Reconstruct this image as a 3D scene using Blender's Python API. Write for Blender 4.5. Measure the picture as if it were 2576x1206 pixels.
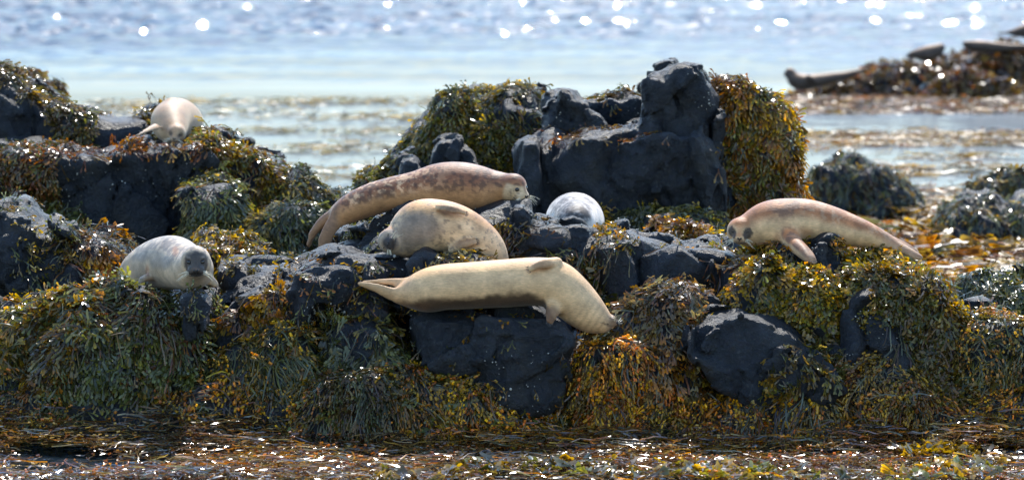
import bpy, math, random
import numpy as np
from mathutils import Vector

for _o in list(bpy.data.objects):
    bpy.data.objects.remove(_o)
scene = bpy.context.scene
COL = scene.collection

# ------------------------------------------------------------------ camera
H = 3.45                       # eye height over the water, metres
F = 10312.0                    # focal length in tracing units (picture 2575 wide)
CX, CY = 1287.5, 603.0
PITCH = math.atan((CY + 302.0) / F)
cam_d = bpy.data.cameras.new('camera')
cam = bpy.data.objects.new('camera', cam_d)
COL.objects.link(cam)
cam.location = (0, 0, H)
cam.rotation_euler = (math.pi / 2 - PITCH, 0, 0)
cam_d.sensor_width = 36.0
cam_d.lens = 36.0 * F / 2575.0
cam_d.clip_start = 0.5
cam_d.clip_end = 20000
cam_d.dof.use_dof = True
cam_d.dof.focus_distance = 25.7
cam_d.dof.aperture_fstop = (cam_d.lens / 1000.0) / 0.054
scene.camera = cam

# ------------------------------------------------------------------ light
SUN_EL, SUN_AZ = math.radians(48), math.radians(9)    # behind the scene, a little right
w = bpy.data.worlds.new('World')
scene.world = w
w.use_nodes = True
wn = w.node_tree
bg = wn.nodes['Background']
sky = wn.nodes.new('ShaderNodeTexSky')
sky.sky_type = 'NISHITA'
sky.sun_disc = False
sky.sun_elevation = SUN_EL
sky.sun_rotation = SUN_AZ
sky.air_density = 1.35
sky.ozone_density = 4.2
sky.dust_density = 0.1
wn.links.new(sky.outputs[0], bg.inputs[0])
bg.inputs[1].default_value = 0.125
sd = bpy.data.lights.new('sun', 'SUN')
sd.energy = 2.4
sd.angle = math.radians(0.53)
sd.color = (1.0, 0.94, 0.85)
sun = bpy.data.objects.new('sun', sd)
COL.objects.link(sun)
_d = Vector((math.sin(SUN_AZ) * math.cos(SUN_EL), math.cos(SUN_AZ) * math.cos(SUN_EL), math.sin(SUN_EL)))
sun.rotation_euler = _d.to_track_quat('Z', 'Y').to_euler()
sun.location = (0, 60, 60)
vs = scene.view_settings
vs.view_transform = 'Standard'
vs.look = 'None'
vs.gamma = 1
vs.use_curve_mapping = False
vs.exposure = 1.64
cy = scene.cycles
cy.use_denoising = True
cy.denoiser = 'OPENIMAGEDENOISE'
cy.max_bounces = 6
cy.diffuse_bounces = 3
cy.glossy_bounces = 3
cy.transmission_bounces = 3
cy.sample_clamp_indirect = 6
cy.caustics_reflective = False
cy.caustics_refractive = False

# ------------------------------------------------------------------ helpers
ca, sa = math.cos(PITCH), math.sin(PITCH)


def P(u, v, d):
    """point of the place seen at (u, v) whose ground distance (world y) is d"""
    a = (u - CX) / F
    b = -(v - CY) / F
    ry = ca + b * sa
    rz = -sa + b * ca
    t = d / ry
    return np.array([a * t, d, H + rz * t])


def unproj(p):
    """world points (N,3) -> (u, v)"""
    x, y, z = p[:, 0], p[:, 1], p[:, 2] - H
    f = y * ca - z * sa
    up = y * sa + z * ca
    return CX + F * x / f, CY - F * up / f


def nrm(v):
    v = np.asarray(v, float)
    return v / (np.linalg.norm(v, axis=-1, keepdims=True) + 1e-12)


def hash3(i, j, k, seed):
    h = (i.astype(np.int64) * 374761393 + j.astype(np.int64) * 668265263 + k.astype(np.int64) * 2147483647 + seed * 974634777) & 0xFFFFFFFF
    h = ((h ^ (h >> 13)) * 1274126177) & 0xFFFFFFFF
    h = ((h ^ (h >> 16)) * 2246822519) & 0xFFFFFFFF
    return (h ^ (h >> 15)) & 0xFFFFFFFF


def vnoise(p, seed=0):
    """value noise, roughly -1..1"""
    f = np.floor(p)
    i = f.astype(np.int64)
    t = p - f
    t = t * t * t * (t * (t * 6 - 15) + 10)
    out = 0
    for dx in (0, 1):
        wx = t[:, 0] if dx else 1 - t[:, 0]
        for dy in (0, 1):
            wy = t[:, 1] if dy else 1 - t[:, 1]
            for dz in (0, 1):
                wz = t[:, 2] if dz else 1 - t[:, 2]
                out = out + wx * wy * wz * (hash3(i[:, 0] + dx, i[:, 1] + dy, i[:, 2] + dz, seed) / 2147483648.0 - 1)
    return out


def fbm(p, seed=0, octv=3):
    a, s, o = 0.5, 1.0, 0
    for k in range(octv):
        o = o + a * vnoise(p * s + 17.3 * k, seed + k)
        a *= 0.5
        s *= 2.03
    return o


def voro(p, seed=0):
    """jittered cells: F1, F2, cell offset vector p-c, three randoms of the nearest cell"""
    i = np.floor(p).astype(np.int64)
    n = len(p)
    f1 = np.full(n, 9.0)
    f2 = np.full(n, 9.0)
    off = np.zeros((n, 3))
    cid = np.zeros((n, 3), np.int64)
    for dx in (-1, 0, 1):
        for dy in (-1, 0, 1):
            for dz in (-1, 0, 1):
                c = i + np.array([dx, dy, dz])
                j = np.stack([hash3(c[:, 0], c[:, 1], c[:, 2], seed + q) / 4294967296.0 for q in (1, 2, 3)], 1)
                dlt = p - (c + 0.1 + 0.8 * j)
                dd = np.sqrt((dlt ** 2).sum(1))
                m = dd < f1
                f2 = np.where(m, f1, np.minimum(f2, dd))
                f1 = np.where(m, dd, f1)
                off[m] = dlt[m]
                cid[m] = c[m]
    r = np.stack([hash3(cid[:, 0], cid[:, 1], cid[:, 2], seed + q) / 2147483648.0 - 1 for q in (7, 8, 9, 10)], 1)
    return f1, f2, off, r


_CORN = [(a, b, c) for a in (0, 1) for b in (0, 1) for c in (0, 1)]
_EDGE = [(p, q) for p in _CORN for q in _CORN if sum(abs(np.subtract(p, q))) == 1 and p < q]


def surface_nets(phi, o, h):
    s = phi < 0
    cnt = sum(s[a:s.shape[0] - 1 + a, b:s.shape[1] - 1 + b, c:s.shape[2] - 1 + c].astype(np.int8) for a, b, c in _CORN)
    m = (cnt > 0) & (cnt < 8)
    idx = np.argwhere(m)
    vid = np.full(m.shape, -1, np.int64)
    vid[m] = np.arange(len(idx))
    acc = np.zeros((len(idx), 3))
    num = np.zeros(len(idx))
    for a, b in _EDGE:
        pa = phi[idx[:, 0] + a[0], idx[:, 1] + a[1], idx[:, 2] + a[2]]
        pb = phi[idx[:, 0] + b[0], idx[:, 1] + b[1], idx[:, 2] + b[2]]
        x = (pa < 0) != (pb < 0)
        t = np.where(x, pa / np.where(x, pa - pb, 1), 0)
        pos = np.array(a) + t[:, None] * (np.array(b) - np.array(a))
        acc[x] += pos[x]
        num += x
    v = np.asarray(o) + h * (idx + acc / np.maximum(num, 1)[:, None])
    faces = []
    for ax in range(3):
        b, c = (ax + 1) % 3, (ax + 2) % 3
        s0 = np.moveaxis(s, (ax, b, c), (0, 1, 2))
        vv = np.moveaxis(vid, (ax, b, c), (0, 1, 2))
        d = s0[:-1, 1:-1, 1:-1] != s0[1:, 1:-1, 1:-1]
        e = np.argwhere(d)
        i, j, k = e[:, 0], e[:, 1] + 1, e[:, 2] + 1
        q = np.stack([vv[i, j - 1, k - 1], vv[i, j, k - 1], vv[i, j, k], vv[i, j - 1, k]], 1)
        fl = ~s0[i, j, k]
        q[fl] = q[fl][:, ::-1]
        faces.append(q)
    return v, np.concatenate(faces)


def np_mesh(name, v, f, smooth=True, col=None):
    me = bpy.data.meshes.new(name)
    k = f.shape[1]
    me.vertices.add(len(v))
    me.vertices.foreach_set('co', np.ascontiguousarray(v, np.float32).ravel())
    me.loops.add(f.size)
    me.loops.foreach_set('vertex_index', np.ascontiguousarray(f, np.int32).ravel())
    me.polygons.add(len(f))
    me.polygons.foreach_set('loop_start', np.arange(0, f.size, k, dtype=np.int32))
    me.polygons.foreach_set('use_smooth', np.full(len(f), smooth, bool))
    me.update(calc_edges=True)
    if col is not None:
        at = me.attributes.new('col', 'FLOAT_COLOR', 'POINT')
        c4 = np.ones((len(v), 4), np.float32)
        c4[:, :3] = col
        at.data.foreach_set('color', c4.ravel())
    return me


def link(name, me, mat=None, parent=None, **props):
    o = bpy.data.objects.new(name, me)
    COL.objects.link(o)
    if mat is not None and me is not None:
        me.materials.append(mat)
    if parent is not None:
        o.parent = parent
    for k_, v_ in props.items():
        o[k_] = v_
    return o


def thing(name, label, cat, loc, group=None):
    o = link(name, None, label=label, category=cat)
    o.location = loc
    if group:
        o['group'] = group
    return o


# ------------------------------------------------------------------ materials
def new_mat(name):
    m = bpy.data.materials.new(name)
    m.use_nodes = True
    nt = m.node_tree
    return m, nt, nt.nodes, nt.links, nt.nodes['Principled BSDF']


def N(nodes, t, **kw):
    n = nodes.new(t)
    for k_, v_ in kw.items():
        if k_.startswith('i_'):
            n.inputs[k_[2:].replace('_', ' ')].default_value = v_
        else:
            setattr(n, k_, v_)
    return n


def mat_rock():
    m, nt, nd, lk, b = new_mat('basalt')
    tc = N(nd, 'ShaderNodeTexCoord')
    n1 = N(nd, 'ShaderNodeTexNoise', i_Scale=4.0, i_Detail=8.0, i_Roughness=0.65)
    n2 = N(nd, 'ShaderNodeTexNoise', i_Scale=38.0, i_Detail=6.0, i_Roughness=0.7)
    vo = N(nd, 'ShaderNodeTexVoronoi', i_Scale=9.0, feature='DISTANCE_TO_EDGE')
    lk.new(tc.outputs['Object'], n1.inputs['Vector'])
    lk.new(tc.outputs['Object'], n2.inputs['Vector'])
    wv = N(nd, 'ShaderNodeVectorMath', operation='MULTIPLY_ADD')
    wv.inputs[1].default_value = (0.35, 0.35, 0.35)
    lk.new(n1.outputs['Color'], wv.inputs[0])
    lk.new(tc.outputs['Object'], wv.inputs[2])
    lk.new(wv.outputs[0], vo.inputs['Vector'])
    cr = N(nd, 'ShaderNodeValToRGB')
    el = cr.color_ramp.elements
    el[0].position, el[0].color = 0.32, (0.007, 0.009, 0.013, 1)
    el[1].position, el[1].color = 0.72, (0.036, 0.040, 0.047, 1)
    e = el.new(0.5)
    e.color = (0.014, 0.018, 0.025, 1)
    lk.new(n1.outputs['Fac'], cr.inputs['Fac'])
    mx = N(nd, 'ShaderNodeMix', data_type='RGBA', blend_type='MULTIPLY')
    mx.inputs['Factor'].default_value = 0.55
    lk.new(cr.outputs['Color'], mx.inputs['A'])
    lk.new(n2.outputs['Color'], mx.inputs['B'])
    bt = N(nd, 'ShaderNodeBrightContrast', i_Bright=0.0, i_Contrast=0.0)
    lk.new(mx.outputs['Result'], bt.inputs['Color'])
    n3 = N(nd, 'ShaderNodeTexNoise', i_Scale=3.1, i_Detail=7.0, i_Roughness=0.7)
    lk.new(tc.outputs['Object'], n3.inputs['Vector'])
    f3 = N(nd, 'ShaderNodeMapRange')
    f3.inputs['From Min'].default_value = 0.52
    f3.inputs['From Max'].default_value = 0.68
    f3.inputs['To Max'].default_value = 0.5
    lk.new(n3.outputs['Fac'], f3.inputs['Value'])
    m3 = N(nd, 'ShaderNodeMix', data_type='RGBA')
    m3.inputs['B'].default_value = (0.030, 0.025, 0.015, 1)
    lk.new(f3.outputs[0], m3.inputs['Factor'])
    lk.new(bt.outputs['Color'], m3.inputs['A'])
    n4 = N(nd, 'ShaderNodeTexNoise', i_Scale=55.0, i_Detail=3.0)
    lk.new(tc.outputs['Object'], n4.inputs['Vector'])
    f4 = N(nd, 'ShaderNodeMapRange')
    f4.inputs['From Min'].default_value = 0.60
    f4.inputs['From Max'].default_value = 0.70
    f4.inputs['To Max'].default_value = 0.22
    lk.new(n4.outputs['Fac'], f4.inputs['Value'])
    m4 = N(nd, 'ShaderNodeMix', data_type='RGBA')
    m4.inputs['B'].default_value = (0.13, 0.13, 0.115, 1)
    lk.new(f4.outputs[0], m4.inputs['Factor'])
    lk.new(m3.outputs['Result'], m4.inputs['A'])
    lk.new(m4.outputs['Result'], b.inputs['Base Color'])
    rr = N(nd, 'ShaderNodeMapRange')
    rr.inputs['To Min'].default_value = 0.3
    rr.inputs['To Max'].default_value = 0.6
    lk.new(n1.outputs['Fac'], rr.inputs['Value'])
    lk.new(rr.outputs[0], b.inputs['Roughness'])
    b.inputs['Specular IOR Level'].default_value = 0.36
    ed = N(nd, 'ShaderNodeMapRange')
    ed.inputs['From Max'].default_value = 0.06
    lk.new(vo.outputs['Distance'], ed.inputs['Value'])
    ad = N(nd, 'ShaderNodeMath', operation='MULTIPLY_ADD')
    ad.inputs[1].default_value = 0.12
    lk.new(ed.outputs[0], ad.inputs[0])
    lk.new(n2.outputs['Fac'], ad.inputs[2])
    ad2 = N(nd, 'ShaderNodeMath', operation='MULTIPLY_ADD')
    ad2.inputs[1].default_value = 2.2
    lk.new(n1.outputs['Fac'], ad2.inputs[0])
    lk.new(ad.outputs[0], ad2.inputs[2])
    bp = N(nd, 'ShaderNodeBump', i_Strength=1.0, i_Distance=0.030)
    lk.new(ad2.outputs[0], bp.inputs['Height'])
    lk.new(bp.outputs[0], b.inputs['Normal'])
    return m


def mat_weed(name, rough=0.28, transl=0.4, coat=0.0):
    m, nt, nd, lk, b = new_mat(name)
    at = N(nd, 'ShaderNodeAttribute', attribute_name='col')
    lk.new(at.outputs['Color'], b.inputs['Base Color'])
    b.inputs['Roughness'].default_value = rough
    b.inputs['Specular IOR Level'].default_value = 0.5
    b.inputs['Coat Weight'].default_value = coat
    b.inputs['Coat Roughness'].default_value = 0.15
    tr = N(nd, 'ShaderNodeBsdfTranslucent')
    hs = N(nd, 'ShaderNodeHueSaturation', i_Saturation=1.1, i_Value=1.5)
    lk.new(at.outputs['Color'], hs.inputs['Color'])
    lk.new(hs.outputs['Color'], tr.inputs['Color'])
    mx = N(nd, 'ShaderNodeMixShader')
    mx.inputs[0].default_value = transl
    lk.new(b.outputs[0], mx.inputs[1])
    lk.new(tr.outputs[0], mx.inputs[2])
    lk.new(mx.outputs[0], nd['Material Output'].inputs['Surface'])
    return m


def mat_fur():
    m, nt, nd, lk, b = new_mat('seal_coat')
    at = N(nd, 'ShaderNodeAttribute', attribute_name='col')
    tc = N(nd, 'ShaderNodeTexCoord')
    n1 = N(nd, 'ShaderNodeTexNoise', i_Scale=85.0, i_Detail=4.0, i_Roughness=0.7)
    mp = N(nd, 'ShaderNodeMapping')
    mp.inputs['Scale'].default_value = (0.38, 1.0, 2.0)
    n2 = N(nd, 'ShaderNodeTexNoise', i_Scale=9.0, i_Detail=5.0, i_Roughness=0.65)
    lk.new(tc.outputs['Object'], n2.inputs['Vector'])
    lk.new(tc.outputs['Object'], mp.inputs['Vector'])
    lk.new(mp.outputs[0], n1.inputs['Vector'])
    rr = N(nd, 'ShaderNodeMapRange')
    rr.inputs['From Min'].default_value = 0.3
    rr.inputs['From Max'].default_value = 0.7
    rr.inputs['To Min'].default_value = 0.78
    rr.inputs['To Max'].default_value = 1.17
    r2 = N(nd, 'ShaderNodeMapRange')
    r2.inputs['From Min'].default_value = 0.3
    r2.inputs['From Max'].default_value = 0.7
    r2.inputs['To Min'].default_value = 0.74
    r2.inputs['To Max'].default_value = 1.18
    lk.new(n2.outputs['Fac'], r2.inputs['Value'])
    rm = N(nd, 'ShaderNodeMath', operation='MULTIPLY')
    lk.new(r2.outputs[0], rm.inputs[1])
    rg2 = N(nd, 'ShaderNodeMapRange')
    rg2.inputs['To Min'].default_value = 0.38
    rg2.inputs['To Max'].default_value = 0.68
    lk.new(n2.outputs['Fac'], rg2.inputs['Value'])
    lk.new(rg2.outputs[0], b.inputs['Roughness'])
    lk.new(n1.outputs['Fac'], rr.inputs['Value'])
    mx = N(nd, 'ShaderNodeVectorMath', operation='SCALE')
    lk.new(at.outputs['Color'], mx.inputs[0])
    lk.new(rr.outputs[0], rm.inputs[0])
    lk.new(rm.outputs[0], mx.inputs['Scale'])
    lk.new(mx.outputs[0], b.inputs['Base Color'])
    b.inputs['Roughness'].default_value = 0.55
    b.inputs['Specular IOR Level'].default_value = 0.22
    b.inputs['Sheen Weight'].default_value = 0.15
    b.inputs['Sheen Roughness'].default_value = 0.4
    bp = N(nd, 'ShaderNodeBump', i_Strength=0.6, i_Distance=0.005)
    lk.new(n1.outputs['Fac'], bp.inputs['Height'])
    lk.new(bp.outputs[0], b.inputs['Normal'])
    return m


def mat_flat(name, c, rough=0.5, spec=0.5):
    m, nt, nd, lk, b = new_mat(name)
    n1 = N(nd, 'ShaderNodeTexNoise', i_Scale=90.0, i_Detail=3.0)
    tc = N(nd, 'ShaderNodeTexCoord')
    lk.new(tc.outputs['Object'], n1.inputs['Vector'])
    cr = N(nd, 'ShaderNodeMix', data_type='RGBA')
    cr.inputs['A'].default_value = (c[0] * .75, c[1] * .75, c[2] * .75, 1)
    cr.inputs['B'].default_value = (min(1, c[0] * 1.25), min(1, c[1] * 1.25), min(1, c[2] * 1.25), 1)
    lk.new(n1.outputs['Fac'], cr.inputs['Factor'])
    lk.new(cr.outputs['Result'], b.inputs['Base Color'])
    b.inputs['Roughness'].default_value = rough
    b.inputs['Specular IOR Level'].default_value = spec
    return m


def mat_water():
    m, nt, nd, lk, b = new_mat('sea_water')
    tc = N(nd, 'ShaderNodeTexCoord')
    b.inputs['Base Color'].default_value = (0.012, 0.022, 0.03, 1)
    b.inputs['IOR'].default_value = 1.33
    b.inputs['Specular IOR Level'].default_value = 0.13
    hs = []
    for (sx, sy, sc, det, wgt) in ((1.0, 1.4, 0.9, 0.0, 0.8), (1.0, 1.3, 2.3, 0.0, 0.30), (1.0, 1.2, 7.0, 1.0, 0.085)):
        mp = N(nd, 'ShaderNodeMapping')
        mp.inputs['Scale'].default_value = (sx, sy, 1)
        mp.inputs['Rotation'].default_value = (0, 0, 0.12 * sc)
        n = N(nd, 'ShaderNodeTexNoise', i_Scale=sc, i_Detail=det, i_Roughness=0.5)
        lk.new(tc.outputs['Object'], mp.inputs['Vector'])
        lk.new(mp.outputs[0], n.inputs['Vector'])
        mu = N(nd, 'ShaderNodeMath', operation='MULTIPLY')
        mu.inputs[1].default_value = wgt
        lk.new(n.outputs['Fac'], mu.inputs[0])
        hs.append(mu)
    a1 = N(nd, 'ShaderNodeMath', operation='ADD')
    a2 = N(nd, 'ShaderNodeMath', operation='ADD')
    lk.new(hs[0].outputs[0], a1.inputs[0])
    lk.new(hs[1].outputs[0], a1.inputs[1])
    lk.new(a1.outputs[0], a2.inputs[0])
    lk.new(hs[2].outputs[0], a2.inputs[1])
    # open water beyond the reef is choppier than the sheltered pools
    sp = N(nd, 'ShaderNodeSeparateXYZ')
    lk.new(tc.outputs['Object'], sp.inputs[0])
    mr = N(nd, 'ShaderNodeMapRange', interpolation_type='SMOOTHSTEP')
    mr.inputs['From Min'].default_value = 55.0
    mr.inputs['From Max'].default_value = 95.0
    mr.inputs['To Min'].default_value = 0.03
    mr.inputs['To Max'].default_value = 0.15
    lk.new(sp.outputs['Y'], mr.inputs['Value'])
    nr = N(nd, 'ShaderNodeMapRange', interpolation_type='SMOOTHSTEP')      # wind ripples on the open side of the reef
    nr.inputs['From Min'].default_value = 24.9
    nr.inputs['From Max'].default_value = 26.5
    nr.inputs['To Min'].default_value = 0.9
    nr.inputs['To Max'].default_value = 0.0
    lk.new(sp.outputs['Y'], nr.inputs['Value'])
    nm = N(nd, 'ShaderNodeMath', operation='ADD')
    lk.new(mr.outputs[0], nm.inputs[0])
    lk.new(nr.outputs[0], nm.inputs[1])
    pt = N(nd, 'ShaderNodeTexNoise', i_Scale=0.11, i_Detail=2.0)
    mp = N(nd, 'ShaderNodeMapping')
    mp.inputs['Scale'].default_value = (0.35, 1.2, 1)
    lk.new(tc.outputs['Object'], mp.inputs['Vector'])
    lk.new(mp.outputs[0], pt.inputs['Vector'])
    pr = N(nd, 'ShaderNodeMapRange')
    pr.inputs['From Min'].default_value = 0.38
    pr.inputs['From Max'].default_value = 0.62
    pr.inputs['To Min'].default_value = 0.4
    pr.inputs['To Max'].default_value = 1.3
    lk.new(pt.outputs['Fac'], pr.inputs['Value'])
    st = N(nd, 'ShaderNodeMath', operation='MULTIPLY')
    lk.new(nm.outputs[0], st.inputs[0])
    lk.new(pr.outputs[0], st.inputs[1])
    bp = N(nd, 'ShaderNodeBump', i_Distance=0.55)
    lk.new(st.outputs[0], bp.inputs['Strength'])
    lk.new(a2.outputs[0], bp.inputs['Height'])
    lk.new(bp.outputs[0], b.inputs['Normal'])
    # wind-ruffled streaks are rougher than the slicks; open sea rougher than the pools
    rg = N(nd, 'ShaderNodeMapRange', interpolation_type='SMOOTHSTEP')
    rg.inputs['From Min'].default_value = 26.0
    rg.inputs['From Max'].default_value = 48.0
    rg.inputs['To Min'].default_value = 0.14
    rg.inputs['To Max'].default_value = 0.46
    lk.new(sp.outputs['Y'], rg.inputs['Value'])
    rf = N(nd, 'ShaderNodeMapRange', interpolation_type='SMOOTHSTEP')
    rf.inputs['From Min'].default_value = 72.0
    rf.inputs['From Max'].default_value = 105.0
    rf.inputs['To Min'].default_value = 0.0
    rf.inputs['To Max'].default_value = 0.0
    lk.new(sp.outputs['Y'], rf.inputs['Value'])
    p2 = N(nd, 'ShaderNodeTexNoise', i_Scale=0.16, i_Detail=3.0, i_Roughness=0.6)
    m2 = N(nd, 'ShaderNodeMapping')
    m2.inputs['Scale'].default_value = (0.22, 1.5, 1)
    lk.new(tc.outputs['Object'], m2.inputs['Vector'])
    lk.new(m2.outputs[0], p2.inputs['Vector'])
    pm = N(nd, 'ShaderNodeMapRange')
    pm.inputs['From Min'].default_value = 0.35
    pm.inputs['From Max'].default_value = 0.68
    pm.inputs['To Min'].default_value = -0.07
    pm.inputs['To Max'].default_value = 0.16
    lk.new(p2.outputs['Fac'], pm.inputs['Value'])
    s1 = N(nd, 'ShaderNodeMath', operation='ADD')
    s2 = N(nd, 'ShaderNodeMath', operation='ADD')
    lk.new(rg.outputs[0], s1.inputs[0])
    lk.new(rf.outputs[0], s1.inputs[1])
    lk.new(s1.outputs[0], s2.inputs[0])
    lk.new(pm.outputs[0], s2.inputs[1])
    lk.new(s2.outputs[0], b.inputs['Roughness'])
    # smooth wavelet faces that flash the sun
    gl = N(nd, 'ShaderNodeBsdfGlossy', i_Roughness=0.03)
    gl.inputs['Color'].default_value = (0.9, 0.95, 1, 1)
    lk.new(bp.outputs[0], gl.inputs['Normal'])
    ms = N(nd, 'ShaderNodeMixShader')
    ms.inputs[0].default_value = 0.14
    lk.new(b.outputs[0], ms.inputs[1])
    lk.new(gl.outputs[0], ms.inputs[2])
    lk.new(ms.outputs[0], nd['Material Output'].inputs['Surface'])
    return m


M_ROCK = mat_rock()
M_WEED = mat_weed('rockweed', 0.2, 0.45, 0.12)
M_FLOAT = mat_weed('floating_wrack', 0.2, 0.35, 0.8)
M_DULL = mat_weed('drying_wrack', 0.38, 0.4, 0.0)
M_FUR = mat_fur()
M_EYE = mat_flat('eye_dark', (0.006, 0.005, 0.005), 0.08, 0.6)
M_NOSE = mat_flat('nose_skin', (0.012, 0.012, 0.014), 0.35)
M_WHISK = mat_flat('whisker_pale', (0.75, 0.68, 0.5), 0.35)
M_CLAW = mat_flat('claw_horn', (0.05, 0.04, 0.035), 0.4)
M_BARN = mat_flat('barnacle_shell', (0.33, 0.32, 0.28), 0.75)
M_WATER = mat_water()

# ------------------------------------------------------------------ water: one sheet to the horizon
_xs = np.concatenate([[-6000, -500, -60], np.linspace(-16.5, 16.5, 260), [60, 500, 6000]])
_ys = np.concatenate([[-200, 10, 40], np.linspace(66, 122, 430), [150, 240, 500, 1500, 12000]])
_X, _Y = np.meshgrid(_xs, _ys, indexing='ij')
_p = np.stack([_X.ravel(), _Y.ravel(), 0 * _X.ravel()], 1)
_dn = (np.abs(_p[:, 0]) < 17) & (_p[:, 1] > 65) & (_p[:, 1] < 123)
_q = _p[_dn]
_rp = np.clip((_q[:, 1] - 66.5) / 28, 0, 1) ** 1.25 * np.clip((122 - _q[:, 1]) / 2, 0, 1) * np.clip((16.5 - np.abs(_q[:, 0])) / 1.5, 0, 1)
_gust = 0.55 + 0.75 * np.clip(0.5 + 1.4 * fbm(_q * np.array([.09, .16, 1]), 303, 3), 0, 1)      # gusts and slicks
_p[_dn, 2] = 0.084 * _rp * _gust * (.62 * vnoise(_q * np.array([.8, 1.0, 1]), 301) + .55 * vnoise(_q * np.array([1.7, 2.1, 1]), 302) + .85 * vnoise(_q * np.array([3.0, 3.4, 1]), 304))
_i, _j = np.meshgrid(np.arange(len(_xs) - 1), np.arange(len(_ys) - 1), indexing='ij')
_a = (_i * len(_ys) + _j).ravel()
link('sea', np_mesh('sea', _p, np.stack([_a, _a + len(_ys), _a + len(_ys) + 1, _a + 1], 1)), M_WATER, kind='structure')

# ------------------------------------------------------------------ rocks
def poly_sdf(poly, X, Z):
    d2 = np.full(X.shape, 1e9)
    sgn = np.zeros(X.shape, bool)
    n = len(poly)
    for i in range(n):
        a, b = poly[i], poly[(i + 1) % n]
        e = b - a
        wx, wz = X - a[0], Z - a[1]
        t = np.clip((wx * e[0] + wz * e[1]) / (e @ e + 1e-12), 0, 1)
        d2 = np.minimum(d2, (wx - t * e[0]) ** 2 + (wz - t * e[1]) ** 2)
        c = (a[1] > Z) != (b[1] > Z)
        xi = a[0] + (Z - a[1]) * e[0] / (e[1] if abs(e[1]) > 1e-9 else 1e-9)
        sgn ^= c & (X < xi)
    return np.where(sgn, -1, 1) * np.sqrt(d2)


def chaikin(p, n):
    for _ in range(n):
        q = np.roll(p, -1, 0)
        p = np.stack([0.75 * p + 0.25 * q, 0.25 * p + 0.75 * q], 1).reshape(-1, 2)
    return p


ROCKS = []


def quad_data(v, f):
    a, b, c, d = (v[f[:, i]] for i in range(4))
    n = np.cross(c - a, d - b)
    ar = np.linalg.norm(n, axis=1)
    return (a + b + c + d) / 4, n / (ar[:, None] + 1e-12), ar / 2


def near_d(d):
    return d if d > 25.2 else 25.2 - (25.2 - d) * .5


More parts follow.
